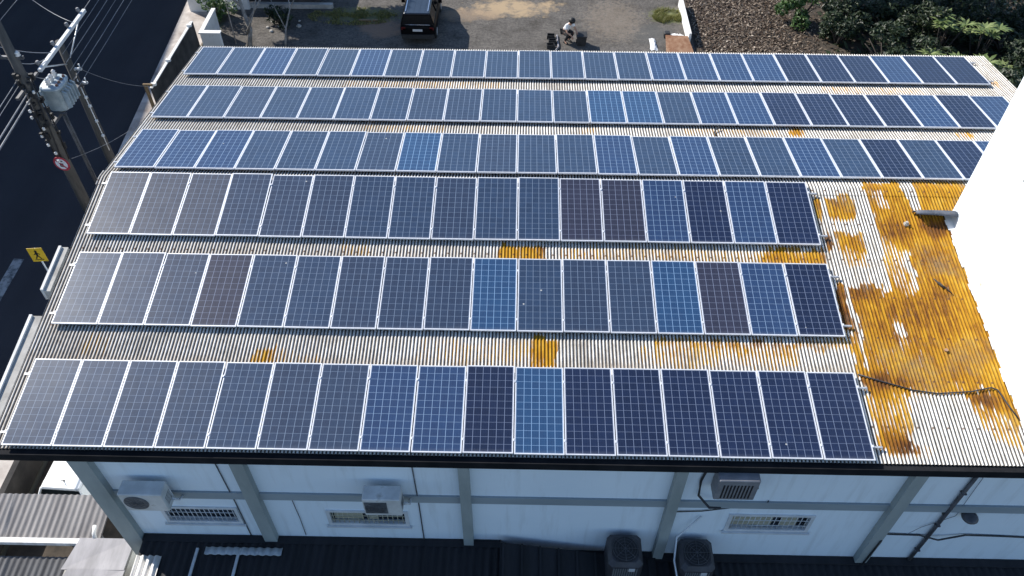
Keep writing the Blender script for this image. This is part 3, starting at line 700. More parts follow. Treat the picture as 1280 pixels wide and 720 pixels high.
b=MB(); b.tube([(13.42,WY-.03,-1.4),(13.36,WY-.04,-1.9),(13.40,WY-.07,-2.45),(13.62,-7.4,-2.62),(13.85,-7.45,-2.55)],.028,8); tag(b.build('cooling_pipe',M['cable']),'thick black insulated pipe looping down beside the dark louvred air conditioner','pipe')
b=MB(); b.tube([(13.05,WY-.03,-3.25),(13.6,WY-.03,-3.2),(14.3,WY-.03,-3.0),(14.9,WY-.03,-2.95),(14.92,WY-.03,-2.7)],.014,6); tag(b.build('drain_hose',M['cable']),'thin dark hose running left from below the dark louvred air conditioner','hose')
# conduits, lamp and thin pipe at the right end of the front wall
b=MB(); b.tube([(18.79,WY-.05,-5.6),(18.79,WY-.05,-1.25)],.042,10)
for z in (-2.2,-3.6,-4.8): b.box(18.735,18.845,WY-.10,WY-.002,z,z+.035)
tag(b.build('drainpipe',M['darksteel']),'dark narrow drainpipe on the front wall right of the last grey pilaster','drainpipe')
b=MB(); b.tube([(17.68,WY-.18,-5.3),(17.72,WY-.18,-4.15),(17.8,WY-.04,-4.08),(18.6,WY-.03,-4.12),(19.0,WY-.12,-4.16),(19.6,WY-.04,-4.06),(20.4,WY-.03,-4.10),(21.0,WY-.03,-4.14)],.022,6)
tag(b.build('wall_cable',M['cable']),'black cable running sagging across the right end of the front wall','cable')
b=MB(); b.tube([(18.95,WY-.03,-1.4),(19.0,WY-.03,-2.4),(19.05,WY-.03,-3.2),(18.5,WY-.03,-3.75),(18.2,WY-.16,-3.8)],.007,5); tag(b.build('thin_wire',M['wire']),'thin loose wire curving down past the wall lamp','wire')
lp=empty('wall_lamp',(19.28,WY-.1,-3.2),'small dark bulkhead lamp on the wall right of the drainpipe','lamp')
b=MB(); b.lathe((0,0,.08),[(.06,-.04),(.16,-.02),(.18,.02),(.14,.06),(.05,.08)],18); b.build('shade',M['darksteel'],lp)
b=MB(); b.box(-.03,.03,.0,.095,.05,.11); b.build('arm',M['darksteel'],lp)
b=MB(); b.box(-.55,-.47,.04,.096,.06,.16); b.build('junction_box',M['black'],lp)

# ------------------------------------------------------------------ lower roofs in front of the wall
def corr_box(name, x0,x1,y0,y1,z0,z1,m,label,cat='shed roof',pitch=.18,amp=.02,frame=True,parent=None):
    """corrugated lean-to roof; ribs along y; z0 at y0 and z1 at y1"""
    b=MB(); n=int((x1-x0)/(pitch/6)); vs=[];fs=[]
    for i in range(n+1):
        x=x0+(x1-x0)*i/n; c=amp*math.cos(2*PI*x/pitch)
        for y,z in ((y0,z0),(y1,z1)): vs.append((x,y,z+c))
    for i in range(n): fs.append((2*i,2*i+2,2*i+3,2*i+1))
    b.add(vs,fs,True)
    b.mat(0); b.add([(x0,y0,z0-.06),(x1,y0,z0-.06),(x1,y1,z1-.06),(x0,y1,z1-.06)],[(3,2,1,0)])
    return b
ann=empty('annex_building',(9,-11,G),'low black-roofed annex in deep shade below the front wall','building')
def ap(mb,n,m,par=ann):
    o=mb.build(n,m,par)
    if par is ann: o.location=(-9,11,-G)
    return o
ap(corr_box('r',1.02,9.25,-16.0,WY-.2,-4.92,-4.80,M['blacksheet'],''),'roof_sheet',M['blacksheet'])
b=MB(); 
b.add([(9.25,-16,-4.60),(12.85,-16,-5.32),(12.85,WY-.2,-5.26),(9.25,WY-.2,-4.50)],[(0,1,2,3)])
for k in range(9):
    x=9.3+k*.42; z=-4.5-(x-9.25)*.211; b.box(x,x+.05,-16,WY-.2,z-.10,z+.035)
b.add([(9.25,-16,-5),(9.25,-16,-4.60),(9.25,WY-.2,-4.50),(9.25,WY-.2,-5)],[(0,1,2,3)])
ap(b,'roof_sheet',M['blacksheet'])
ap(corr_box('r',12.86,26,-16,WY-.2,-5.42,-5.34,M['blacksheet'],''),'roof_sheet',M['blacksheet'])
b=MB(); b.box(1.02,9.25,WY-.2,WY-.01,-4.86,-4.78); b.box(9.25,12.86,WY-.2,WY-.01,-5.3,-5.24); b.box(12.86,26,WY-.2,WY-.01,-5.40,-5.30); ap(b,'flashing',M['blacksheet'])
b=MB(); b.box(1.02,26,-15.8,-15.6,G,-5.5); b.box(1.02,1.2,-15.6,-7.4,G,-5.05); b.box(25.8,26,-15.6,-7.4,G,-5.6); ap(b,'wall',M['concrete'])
# pale rooflights and bars on the dark annex
b=MB(); n=40
vs=[];fs=[]
for i in range(n+1):
    x=2.55+1.75*i/n
    for y in (-7.66,-7.48): vs.append((x,y,-4.735+.025*math.cos(2*PI*x/.18)))
for i in range(n): fs.append((2*i,2*i+2,2*i+3,2*i+1))
b.add(vs,fs,True); o=b.build('rooflight_sheet',M['opal']); sm=o.modifiers.new('t','SOLIDIFY'); sm.thickness=.004
tag(o,'narrow pale ribbed sheet on the black annex roof below the left barred window','roof sheet')
for x,nm in ((2.32,'left'),(3.28,'right')):
    b=MB(); b.box(x,x+.06,-9.2,-7.50,-4.79,-4.755); tag(b.build('roof_batten',M['galv']),'thin grey batten on the black annex roof, the %s one beside the ribbed sheet'%nm,'batten','battens on the annex roof')
b=MB(); n=36; vs=[];fs=[]  # white strip in place of the sunlit end of the annex roof
for i in range(n+1):
    x=1.05+.55*i/n
    for y,z in ((-9.6,-4.80),(-7.72,-4.72)): vs.append((x,y,z+.03*math.cos(2*PI*x/.15)))
for i in range(n): fs.append((2*i,2*i+2,2*i+3,2*i+1))
b.add(vs,fs,True); o=b.build('painted_sun_strip',M['whitesheet']); sm=o.modifiers.new('t','SOLIDIFY'); sm.thickness=.004
tag(o,'white ribbed strip standing in for sunlight on the corner of the annex roof','roof sheet')
# car shelter on the left
cp=empty('carport',(-2,-7,G),'open carport roofed with grey corrugated sheets beside the white building','carport')
def cpp(mb,n,m):
    o=mb.build(n,m,cp); o.location=(2,7,-G); return o
cpp(corr_box('r',-5.0,-.83,-6.55,-5.42,-6.40,-6.26,0,'',pitch=.16,amp=.017),'roof_sheet',M['greycorr'])
b=MB(); b.box(-5.0,.12,-6.72,-6.58,-6.42,-6.33); b.box(-5.0,.12,-6.74,-6.72,-6.42,-6.28); cpp(b,'gutter',M['whitesheet'])
cpp(corr_box('r',-5.0,-.40,-9.6,-6.95,-6.75,-6.60,0,'',pitch=.16,amp=.017),'lower_roof_sheet',M['darkcorr'])
b=MB()
for x in (-4.85,-.95):
    for y in (-5.5,-6.4,-9.4): b.box(x-.04,x+.04,y-.04,y+.04,G,-6.48 if y>-7 else -6.80)
cpp(b,'posts',M['darksteel'])
b=MB(); b.tube([(-.86,-5.42,-6.2),(-.70,-5.5,-6.22),(-.72,-5.7,-6.35),(-.62,-5.72,-6.45)],.05,8); b.tube([(-.98,-6.3,-6.2),(-.93,-6.5,-6.2),(-.9,-6.6,-6.3)],.05,8); cpp(b,'downspout',M['whitesheet'])
b=MB()
for i in range(3):
    y1=-6.60-i*.78; y0=y1-.80; z=-6.25-.03*i
    vs=[(-1.45-.05*i,y0,z-.05),(.10,y0,z-.02),(.12,y1,z),(-1.25-.03*i,y1,z)]
    b.add(vs+[(x,y,q-.03) for x,y,q in vs],[(0,1,2,3),(7,6,5,4),(0,4,5,1),(1,5,6,2),(2,6,7,3),(3,7,4,0)])
o=b.build('sheet_metal_roof',M['lightsheet']); tag(o,'pale grey overlapping metal sheets beside the carport at the lower left','shed roof')
b=MB(); b.box(-1.4,.1,-9.2,-6.7,G,-6.4); tag(b.build('store_shed',M['concrete']),'small concrete store under the pale overlapping metal sheets','shed')
# two upright condensers with top fans
def condenser(x,y,z,label):
    r=empty('condenser',(x,y,z),label,'condenser','fan condensers on the annex roof'); r.scale=(1.12,1.12,1.18)
    m=MB(); m.cham(-.34,.34,-.34,.34,.04,.82,.075); m.build('casing',M['ac_dark'],r)
    m=MB(); m.lathe((0,0,0),[(.27,.822),(.27,.845),(.25,.85)],24,False); f=m.build('fan_grille',M['grille'],r)
    w=MB()
    for q in (.08,.14,.20,.25): w.tube([(q*math.cos(a),q*math.sin(a),.862) for a in np.linspace(0,2*PI,21)],.004,4)
    for k in range(4):
        a=PI*k/4; w.tube([(-.26*math.cos(a),-.26*math.sin(a),.868),(.26*math.cos(a),.26*math.sin(a),.868)],.005,4)
    w.build('guard',M['darksteel'],f)
    m=MB()
    for k in range(11): m.box(-.24+k*.045,-.215+k*.045,-.347,-.341,.12,.70)
    m.build('coil_fins',M['fin'],r)
    m=MB(); m.box(.06,.18,-.353,-.348,.60,.72); m.build('label_plate',M['plate'],r)
    m=MB()
    for sx in (-.26,.26):
        for sy in (-.26,.26): m.box(sx-.03,sx+.03,sy-.03,sy+.03,0,.04)
    m.build('feet',M['black'],r)
condenser(12.02,-7.62,-5.14,'black fan condenser standing left of the fourth grey pilaster')
condenser(13.62,-7.62,-5.28,'black fan condenser with white hoses, right of the fourth grey pilaster')
b=MB(); b.tube([(13.9,-8.13,-4.9),(13.6,-8.2,-4.8),(13.20,-8.1,-4.7),(13.14,-7.7,-4.5),(13.20,-7.3,-4.2),(13.62,-7.2,-3.4)],.022,7); tag(b.build('white_hose',M['steelwhite']),'white hose climbing the wall beside the right hand condenser','hose')

# ------------------------------------------------------------------ vehicles
def wheel(par,x,y,r=.33,w=.2):
    m=MB(); m.lathe((0,0,0),[(r*.62,-w/2),(r*.95,-w/2),(r,-w/2+.03),(r,w/2-.03),(r*.95,w/2),(r*.62,w/2)],22,True,M=Matrix.Rotation(R(90),3,'Y')); o=m.build('wheel',M['black'],par); o.location=(x,y,r)
    m=MB(); m.lathe((0,0,0),[(r*.6,-w/2-.004),(r*.6,w/2+.004)],16,False,M=Matrix.Rotation(R(90),3,'Y')); m.build('rim',M['galv'],o)
    return o
def car(name,loc,rotz,label,body,roofm,stations,roof,hw,glassrear,cat='car'):
    """stations: (y, z_bottom, z_belt, half width) from rear to front; roof: (y, z, half width)"""
    r=empty(name,loc,label,cat,rot=(0,0,rotz))
    m=MB(); rings=[]
    for y,zb,zt,h in stations:
        rings.append([(-h*.93,y,zb),(h*.93,y,zb),(h,y,zb+.18),(h,y,zt-.12),(h*.93,y,zt),(-h*.93,y,zt),(-h,y,zt-.12),(-h,y,zb+.18)])
    m.loft(rings,True); o=m.build('body',body,r,recalc=True)
    bv=o.modifiers.new('bevel','BEVEL'); bv.width=.03; bv.segments=2; bv.limit_method='ANGLE'
    return r,o
# black SUV seen from behind
suv,ob=car('parked_car',(4.32,21.30,G),0,'black boxy car parked tail first on the courtyard, casting a shadow to its right',M['carblack'],None,
  [(0,.38,.92,.80),(.06,.30,1.02,.86),(.5,.26,1.06,.88),(1.6,.24,1.06,.885),(2.9,.24,1.04,.885),(3.7,.26,.98,.86),(4.15,.30,.86,.76),(4.22,.36,.74,.70)],None,.88,None)
m=MB(); 
def trap(y,z,h): return [(-h,y,z),(h,y,z)]
low=[(-.80,.05,1.05),(.80,.05,1.05),(.82,2.95,1.05),(-.82,2.95,1.05)]; up=[(-.62,.16,1.60),(.62,.16,1.60),(.62,2.20,1.62),(-.62,2.20,1.62)]
m.add(low+up,[(0,1,5,4),(1,2,6,5),(2,3,7,6),(3,0,4,7)]); m.build('windows',M['carglass'],suv)
m=MB(); m.cham(-.64,.64,.10,2.25,1.585,1.665,.03); rf=m.build('roof',M['carroof'],suv)
m=MB()
for x in (-.55,.55): m.box(x-.02,x+.02,.25,2.1,1.666,1.70)
m.build('roof_rail',M['chrome'],rf)
m=MB(); m.box(-.6,.6,.02,.10,1.585,1.63); m.build('spoiler',M['carblack'],rf)
m=MB()
for k in range(4): m.box(-.42+k*.27,-.40+k*.27,.3,2.1,1.666,1.673)
m.build('roof_ribs',M['carroof'],rf)
m=MB()
for sx in (-1,1):
    for (y0,z0,y1,z1) in ((.10,1.06,.19,1.60),(2.92,1.06,2.2,1.6)):
        m.tube([(sx*.80,y0,z0),(sx*.63,y1,z1)],.035,6)
    m.tube([(sx*.82,1.5,1.06),(sx*.63,1.45,1.6)],.03,6)
m.build('pillars',M['carblack'],suv)
m=MB(); m.tube([(-.62,.045,1.07),(.62,.045,1.07)],.014,6); m.build('window_trim',M['chrome'],suv)
m=MB(); m.box(-.24,.24,-.012,.02,.74,.86); m.build('licence_plate',M['plate'],suv)
for sx in (-1,1):
    m=MB(); m.box(min(sx*.80,sx*.60),max(sx*.80,sx*.60),.0,.075,.80,.96); m.build('tail_light',M['red'],suv)
    m=MB(); m.cham(min(sx*.86,sx*1.04),max(sx*.86,sx*1.04),2.35,2.48,1.02,1.20,.03); m.build('mirror',M['carblack'],suv)
    for y in (.78,3.38): wheel(suv,sx*.78,y)
m=MB(); m.box(-.82,.82,-.05,.06,.36,.58); m.build('bumper',M['black'],suv)
# white hatchback half under the carport
hb,ob=car('parked_car',(-3.10,-4.95,G),R(-3),'white hatchback half hidden under the grey carport roof',M['carwhite'],None,
  [(0,.36,.88,.74),(.07,.28,.98,.80),(.5,.24,1.0,.82),(1.5,.22,.98,.825),(2.7,.22,.95,.82),(3.4,.26,.86,.78),(3.75,.32,.72,.66)],None,.82,None)
m=MB(); low=[(-.74,.10,.98),(.74,.10,.98),(.76,2.75,.97),(-.76,2.75,.97)]; up=[(-.53,.42,1.44),(.53,.42,1.44),(.55,1.95,1.47),(-.55,1.95,1.47)]
m.add(low+up,[(0,1,5,4),(1,2,6,5),(2,3,7,6),(3,0,4,7)]); m.build('windows',M['carglass'],hb)
m=MB(); m.cham(-.565,.565,.36,2.0,1.43,1.50,.035); rf=m.build('roof',M['carwhite'],hb)
m=MB(); m.tube([(.02,.62,1.50),(.02,.55,1.62)],.012,6); m.lathe((.02,.62,1.50),[(.03,0),(.02,.02)],8); m.build('antenna',M['black'],rf)
m=MB()
for sx in (-1,1):
    vs=[(sx*.755,.10,.97),(sx*.775,.85,.97),(sx*.585,.62,1.46),(sx*.57,.40,1.45)]
    m.add(vs,[(0,1,2,3)] if sx>0 else [(3,2,1,0)]); m.tube([(sx*.775,2.75,.97),(sx*.57,1.95,1.47)],.03,6); m.tube([(sx*.77,1.55,.98),(sx*.57,1.5,1.46)],.025,6); m.tube([(sx*.74,.08,.98),(sx*.55,.40,1.45)],.035,6)
m.build('pillars',M['carwhite'],hb)
for sx in (-1,1):
    m=MB(); m.box(min(sx*.76,sx*.60),max(sx*.76,sx*.60),-.005,.06,.74,.95); m.build('tail_light',M['red'],hb)
    m=MB(); m.cham(min(sx*.80,sx*.97),max(sx*.80,sx*.97),2.2,2.32,.94,1.08,.03); m.build('mirror',M['carwhite'],hb)
    for y in (.68,3.0): wheel(hb,sx*.74,y,.29,.18)
m=MB(); m.box(-.76,.76,-.04,.05,.32,.52); m.build('bumper',M['carwhite'],hb)
m=MB(); m.box(-.2,.2,-.02,.0,.62,.72); m.build('licence_plate',M['plate'],hb)

# ------------------------------------------------------------------ street poles, transformer, wires, signs
def pole(name,x,y,z1,r0,r1,label):
    r=empty(name,(x,y,G),label,'utility pole')
    m=MB(); m.tube([(0,0,0),(0,0,(z1-G)*.5),(0,0,z1-G)],[r0,(r0+r1)/2,r1],14); m.build('shaft',M['concrete_pole'],r)
    return r
pa=pole('utility_pole',-7.38,8.15,-.2,.21,.15,'thick concrete utility pole carrying the round sign and cable clutter')
pb=pole('utility_pole',-7.40,10.98,-2.90,.19,.13,'concrete utility pole topped by a pale crossarm')
m=MB(); m.box(-.06,.06,-1.95,2.25,5.98,6.10); cr=m.build('crossarm',M['steelwhite'],pb); cr.location=(.10,0,.05)
for y in (-1.7,-.4,.9,2.0):
    m=MB(); m.lathe((.0,y,6.15),[(.04,0),(.04,.05),(.08,.07),(.05,.11),(.075,.14),(.04,.18)],12); m.build('insulator',M['ac_grey'],pb)
m=MB(); m.tube([(.1,-1.6,6.02),(0,-.1,5.2)],.025,6); m.tube([(.1,1.6,6.02),(0,.1,5.2)],.025,6); m.build('brace',M['galv'],pb)
m=MB()
for z in (1.9,2.6,3.3,3.7): m.lathe((.17,-.12,z),[(.03,0),(.07,.03),(.03,.06),(.07,.09),(.03,.12)],10)
m.tube([(.15,-.1,1.2),(.17,-.12,2),(.15,-.15,4.6)],.02,6)
m.build('clamps',M['porcelain'],pb)
m=MB()
for z in (4.3,4.9): m.box(.10,.40,-.05,.05,z,z+.07); m.tube([(.36,0,z+.07),(.36,0,z+.25)],.03,6)
m.build('bracket_arm',M['galv'],pb)
# low-voltage rack on the thick pole
m=MB()
for i in range(26):
    z=3.2+random.random()*3.4; a=random.uniform(-2.4,1.2); q=.20+random.random()*.12
    m.box(-.05+q*math.cos(a),.05+q*math.cos(a),-.05+q*math.sin(a),.05+q*math.sin(a),z,z+.06+.2*random.random())
for k in range(6): m.tube([(.2*math.cos(k),.2*math.sin(k),2.9),(.26*math.cos(k+.4),.26*math.sin(k+.4),4.2),(.22*math.cos(k+1),.22*math.sin(k+1),6.2)],.025,6)
m.build('fittings',M['black'],pa)
m=MB()
for i in range(9):
    z=3.0+i*.36; a=random.uniform(-2.6,-.6); m.lathe((.33*math.cos(a),.33*math.sin(a),z),[(.03,0),(.055,.03),(.03,.06),(.055,.09),(.02,.12)],8)
m.build('insulators',M['porcelain'],pa)
m=MB(); m.box(-.9,.35,-.05,.05,7.1,7.2); m.build('crossarm',M['darksteel'],pa)
m=MB(); m.box(-.05,.05,-.8,.8,6.0,6.09); m.build('crossarm',M['darksteel'],pa)
m=MB()
for x in (-.8,-.5,.2): m.lathe((x,0,7.2),[(.05,0),(.10,.04),(.05,.08),(.09,.12),(.03,.18)],10)
m.build('pin_insulators',M['porcelain'],pa)
# pole transformer slung between the two poles
tr=empty('transformer',(-7.25,9.40,-4.55),'pale blue-grey pole transformer with white bushings between two utility poles','transformer')
def rr(cx,cy,rx,ry,n=22,e=3.2):
    o=[]
    for k in range(n):
        t=2*PI*k/n; c,s=math.cos(t),math.sin(t); o.append((cx+rx*abs(c)**(2/e)*(1 if c>=0 else -1),cy+ry*abs(s)**(2/e)*(1 if s>=0 else -1)))
    return o
m=MB(); m.loft([[(x,y,z) for x,y in rr(0,0,rx,ry)] for rx,ry,z in ((.34,.46,0),(.38,.5,.05),(.38,.5,.86),(.41,.53,.87),(.41,.53,.93),(.36,.47,.98))],True); m.build('tank',M['tank'],tr,recalc=True)
for s in (1,-1):
    for k in range(5):
        m=MB(); y=-.36+k*.18
        m.loft([[(s*(.37),y-.02,z0),(s*(.37+d),y-.025,z0),(s*(.37+d),y+.025,z0),(s*.37,y+.02,z0)] for z0,d in ((.08,.03),(.14,.16),(.72,.16),(.80,.03))]); m.build('cooling_fin',M['tank'],tr,recalc=True)
for k in range(3):
    m=MB(); m.lathe((-.02,-.28+k*.28,.97),[(.07,0),(.05,.05),(.10,.08),(.05,.12),(.09,.16),(.045,.20),(.08,.24),(.03,.30)],12); m.build('bushing',M['porcelain'],tr)
for k in range(4):
    m=MB(); m.lathe((.26,-.3+k*.2,.96),[(.04,0),(.06,.04),(.03,.10)],10); m.build('low_bushing',M['brownporcelain'],tr)
m=MB(); m.box(-.08,.08,-1.25,1.55,-.14,-.02); m.box(-.30,.30,-.6,-.5,-.02,0.0); m.box(-.30,.30,.5,.6,-.02,0.0); m.build('platform',M['darksteel'],tr)
m=MB(); m.tube([(.28,.5,.5),(.36,.9,.55),(.2,1.3,.6)],.03,6); m.tube([(.3,.52,.7),(.42,.75,.45),(.42,.9,.1),(.3,1.2,.0)],.02,6); m.build('lead',M['cable'],tr)
# down conduit beside the transformer
b=MB(); b.tube([(-7.22,9.06,-4.6),(-7.22,9.06,G)],.05,8); b.tube([(-7.12,9.06,-4.62),(-7.12,9.06,G)],.03,8); tag(b.build('cable_conduit',M['darksteel']),'slim grey conduit pipe rising to the transformer between the poles','conduit')
# overhead wires along the street: catenary tubes, each its own thing
def wire(p,q,sag,r,name,label,m='wire',n=14,grp='overhead wires along the street'):
    P=[]; p=Vector(p); q=Vector(q)
    for i in range(n+1):
        t=i/n; v=p.lerp(q,t); v.z-=sag*4*t*(1-t); P.append(v)
    b=MB(); b.tube(P,r,5); return tag(b.build(name,M[m]),label,'wire',grp)
for i,(x,z) in enumerate(((-8.25,-.55),(-7.95,-.52),(-7.65,-.50),(-7.2,-.50))):
    wire((x,8.15,z),(x-4.5,58,z+.3),.9,.009,'overhead_wire','thin wire running up the street, %s of the high bundle at the upper left'%(['outermost','second','third','innermost'][i]))
for i in range(6):
    x=-7.42+.19*i; z=-3.05-.16*i
    wire((x,10.9-.3*i,z),(x-4.0+.1*i,58,z+.4),.8,.009 if i%2 else .012,'overhead_wire','pale wire right of the crossarm pole, %s counted from the street side'%ORD[i])
for i,(dx,z,r) in enumerate(((0,-2.55,.014),(-.12,-2.85,.012),(.1,-3.1,.026),(.16,-3.25,.03))):
    wire((-7.45+dx,8.1,z),(-4.9+dx-1.6,-34,z-.1),.5,r,'overhead_wire','%s from the thick pole towards the lower left edge'%(['thin wire leading','second thin wire dropping','heavy pale cable running','thickest pale cable running'][i]))
for k,(p,q,s,r,lab) in enumerate((
  ((-7.3,10.1,-2.85),(-9.9,9.6,-1.8),.25,.016,'loose lead swinging from the crossarm to the street side'),
  ((-7.3,12.2,-2.85),(-10.5,14.2,-2.0),.3,.016,'loose lead from the far tip of the crossarm over the street'),
  ((-7.3,9.6,-2.8),(-7.9,8.3,-1.9),.25,.016,'short jumper lead between crossarm and thick pole'),
  ((-7.25,9.4,-3.4),(-7.4,8.3,-2.4),.18,.014,'short curved lead above the transformer'),
  ((-7.2,11.0,-4.0),(-6.32,14.4,-7.05),.25,.009,'thin service wire from the crossarm pole to the small wooden post'),
  ((-7.2,8.3,-6.2),(-6.6,11.9,-7.5),.1,.008,'thin low wire from the thick pole behind the roof edge'))):
    wire(p,q,s,r,'service_wire',lab,'wire',10,'leads around the utility poles')
# round no-parking sign on the thick pole
sg=empty('road_sign',(-7.36,7.90,-6.12),'round white no-parking sign with red rim on the thick pole','road sign',rot=(0,0,R(-8)))
RX=Matrix.Rotation(R(90),3,'X')
m=MB(); m.lathe((0,0,0),[(.31,0),(.31,.02)],32,False,M=RX); m.build('rim',M['signred'],sg)
m=MB(); m.lathe((0,-.021,0),[(.235,0),(.235,.004)],32,False,M=RX); m.build('face',M['signwhite'],sg)
def text(body,size,loc,m,par,name,ext=.003):
    cu=bpy.data.curves.new(name,'FONT'); cu.body=body; cu.size=size; cu.align_x='CENTER'; cu.align_y='CENTER'; cu.extrude=ext
    to=bpy.data.objects.new(name,cu); COL.objects.link(to)
    dg=bpy.context.evaluated_depsgraph_get(); me=bpy.data.meshes.new_from_object(to.evaluated_get(dg)); bpy.data.objects.remove(to)
    o=bpy.data.objects.new(name,me); COL.objects.link(o); me.materials.clear(); me.materials.append(m); o.parent=par; o.location=loc; o.rotation_euler=(R(90),0,0); return o
lt=text('E',.40,(0,-.032,0),M['signblack'],sg,'letter',.005)
m=MB(); m.box(-.245,.245,-.004,.004,-.022,.022,Matrix.Rotation(R(45),4,'Y')); o=m.build('slash',M['signred'],sg); o.location=(0,-.042,0)
# yellow crossing sign on its own post
ys=empty('crossing_sign',(-6.25,3.1,G),'yellow rectangular warning sign with a black walking figure on a slim post','road sign',rot=(0,0,R(6)))
m=MB(); m.tube([(0,.03,0),(0,.03,3.2)],.028,8); m.build('post',M['galv'],ys)
m=MB(); m.cham(-.24,.24,-.30,.30,-.006,.006,.002,Matrix.Translation((0,-.012,2.95))@Matrix.Rotation(R(90),4,'X')); m.build('plate',M['yellow'],ys)
m=MB()
F=Matrix.Translation((0,-.021,2.95))@Matrix.Rotation(R(90),4,'X')
def seg(x0,y0,x1,y1,w):
    d=Vector((x1-x0,y1-y0)).normalized(); n=Vector((-d.y,d.x))*w/2
    m.prism([(x0+n.x,y0+n.y),(x0-n.x,y0-n.y),(x1-n.x,y1-n.y),(x1+n.x,y1+n.y)],-.002,.003,F)
m.prism([(.04*math.cos(t)+.0,.04*math.sin(t)+.17) for t in np.linspace(0,2*PI,13)[:-1]],-.002,.003,F)
seg(0,.13,-.01,-.02,.07); seg(-.01,-.02,.08,-.18,.035); seg(-.01,-.02,-.09,-.17,.035); seg(0,.10,.09,.02,.03); seg(0,.10,-.09,.02,.03); seg(-.14,-.21,.14,-.21,.025)
m.build('pictogram',M['signblack'],ys)
# service post on the pavement
b=MB(); b.box(-.06,.06,-.05,.05,0,2.05); b.box(-.09,.30,-.04,.04,1.96,2.06); o=b.build('service_post',M['wood']); o.location=(-6.55,14.2,G+.13); tag(o,'short brown wooden post with a wire on the sunlit pavement','post')

# ------------------------------------------------------------------ boundary walls and back-left corner
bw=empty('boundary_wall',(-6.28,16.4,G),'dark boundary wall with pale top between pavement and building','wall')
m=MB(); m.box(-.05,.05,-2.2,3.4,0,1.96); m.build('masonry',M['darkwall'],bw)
m=MB(); m.box(-.065,.055,-2.2,3.4,1.962,2.0); cp_=m.build('coping',M['whitewash'],bw)
for y in (-2.0,-.1,2.9):
    m=MB(); m.box(-.05,.16,y-.06,y+.06,2.002,2.10); m.build('pier_cap',M['whitewash'],bw)
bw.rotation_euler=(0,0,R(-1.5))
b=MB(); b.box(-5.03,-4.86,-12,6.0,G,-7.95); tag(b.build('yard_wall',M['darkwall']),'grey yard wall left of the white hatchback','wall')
b=MB(); b.box(-6.05,-5.95,19.95,22.3,G,-7.75); b.box(-5.95,-5.1,19.95,20.12,G,-7.75); b.box(-6.1,-5.05,19.9,20.17,-7.748,-7.68); b.box(-6.1,-5.9,20.17,22.3,-7.748,-7.68); tag(b.build('garden_wall',M['whitewash']),'low pale angled wall behind the far end of the boundary wall','wall')
b=MB(); b.box(-8.0,-6.3,24.1,24.35,G,-7.9); b.box(-6.3,-5.0,24.6,24.8,G,-8.0); tag(b.build('front_wall',M['whitewash']),'pale low wall at the top edge left of the leafy shrub','wall')
hs=empty('low_shed',(-3,25.9,G),'low dark shed with a pale plinth at the top edge behind the bare trees','shed')
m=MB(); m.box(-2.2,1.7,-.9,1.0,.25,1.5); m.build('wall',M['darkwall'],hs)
m=MB(); m.box(-2.35,1.85,-1.05,1.2,1.502,1.58); m.build('roof',M['darkcorr'],hs)
m=MB(); m.box(-2.3,2.4,-1.15,-.902,0,.25); m.build('plinth',M['concrete'],hs)
# unseen block added across the street, shaped so its shade covers the carriageway
ob=empty('shade_building',(-29.35,25,G),'unseen plain block across the street that shades the carriageway','building')
HB=13.75
m=MB(); ang=R(6.2)
Mr=Matrix.Rotation(ang,4,'Z')
m.box(-10,6.0,-16.3,70,0,HB,Mr); m.build('wall',M['housewall'],ob)
m=MB(); m.box(-10.1,6.1,-16.4,70.1,HB,HB+.2,Mr); m.build('roof',M['concrete'],ob)
wb=MB(); wb.box(6.001,6.04,-.7,.7,0,1.3,Mr); w0=wb.build('window',M['glassdark'],ob); k=0
for y in range(-12,66,6):
    for z in (1.2,4.4,7.6,10.8):
        c=w0 if k==0 else w0.copy()
        if k and k<90: COL.objects.link(c); c.parent=ob
        if k<90: c.location=Mr@Vector((0,y,z))
        k+=1

# ------------------------------------------------------------------ plants
def leafcloud(mb, c, rad, n, size, seed, lumps=9, flat=.6):
    rg=np.random.default_rng(seed); c=np.array(c); rad=np.array(rad)
    cs=rg.normal(0,.5,(lumps,3)); cs/=np.maximum(1,np.linalg.norm(cs,axis=1))[:,None]; rs=rg.uniform(.28,.55,lumps)
    for i in range(n):
        k=rg.integers(lumps); d=rg.normal(0,1,3); d/=np.linalg.norm(d); p=c+(cs[k]+d*rs[k]*rg.uniform(.5,1)**.5)*rad
        a=rg.normal(0,1,3); a[2]*=.5; a/=np.linalg.norm(a); nrm=np.array([0,0,1.])*flat+d*.6+rg.normal(0,.35,3); bb=np.cross(nrm,a); bb/=np.linalg.norm(bb)+1e-9
        s=size*rg.uniform(.6,1.4); w=s*.45
        mb.add([p-a*s*.5,p+bb*w*.5,p+a*s*.6-np.array([0,0,.15*s]),p-bb*w*.5],[(0,1,2,3)])
def rosette(mb, p, n, ln, rg, lift=.5):
    p=np.array(p)
    for i in range(n):
        t=2*PI*i/n+rg.uniform(-.3,.3); e=rg.uniform(.2,1.1)*lift+.1; l=ln*rg.uniform(.7,1.15); w=l*.13
        d=np.array([math.cos(t),math.sin(t),0]); sd=np.array([-math.sin(t),math.cos(t),0])
        P=[p, p+d*l*.5+np.array([0,0,l*.5*e]), p+d*l+np.array([0,0,l*.55*e])]
        mb.add([P[0]-sd*w*.3,P[0]+sd*w*.3,P[1]+sd*w,P[1]-sd*w,P[2]],[(0,1,2,3),(3,2,4)])
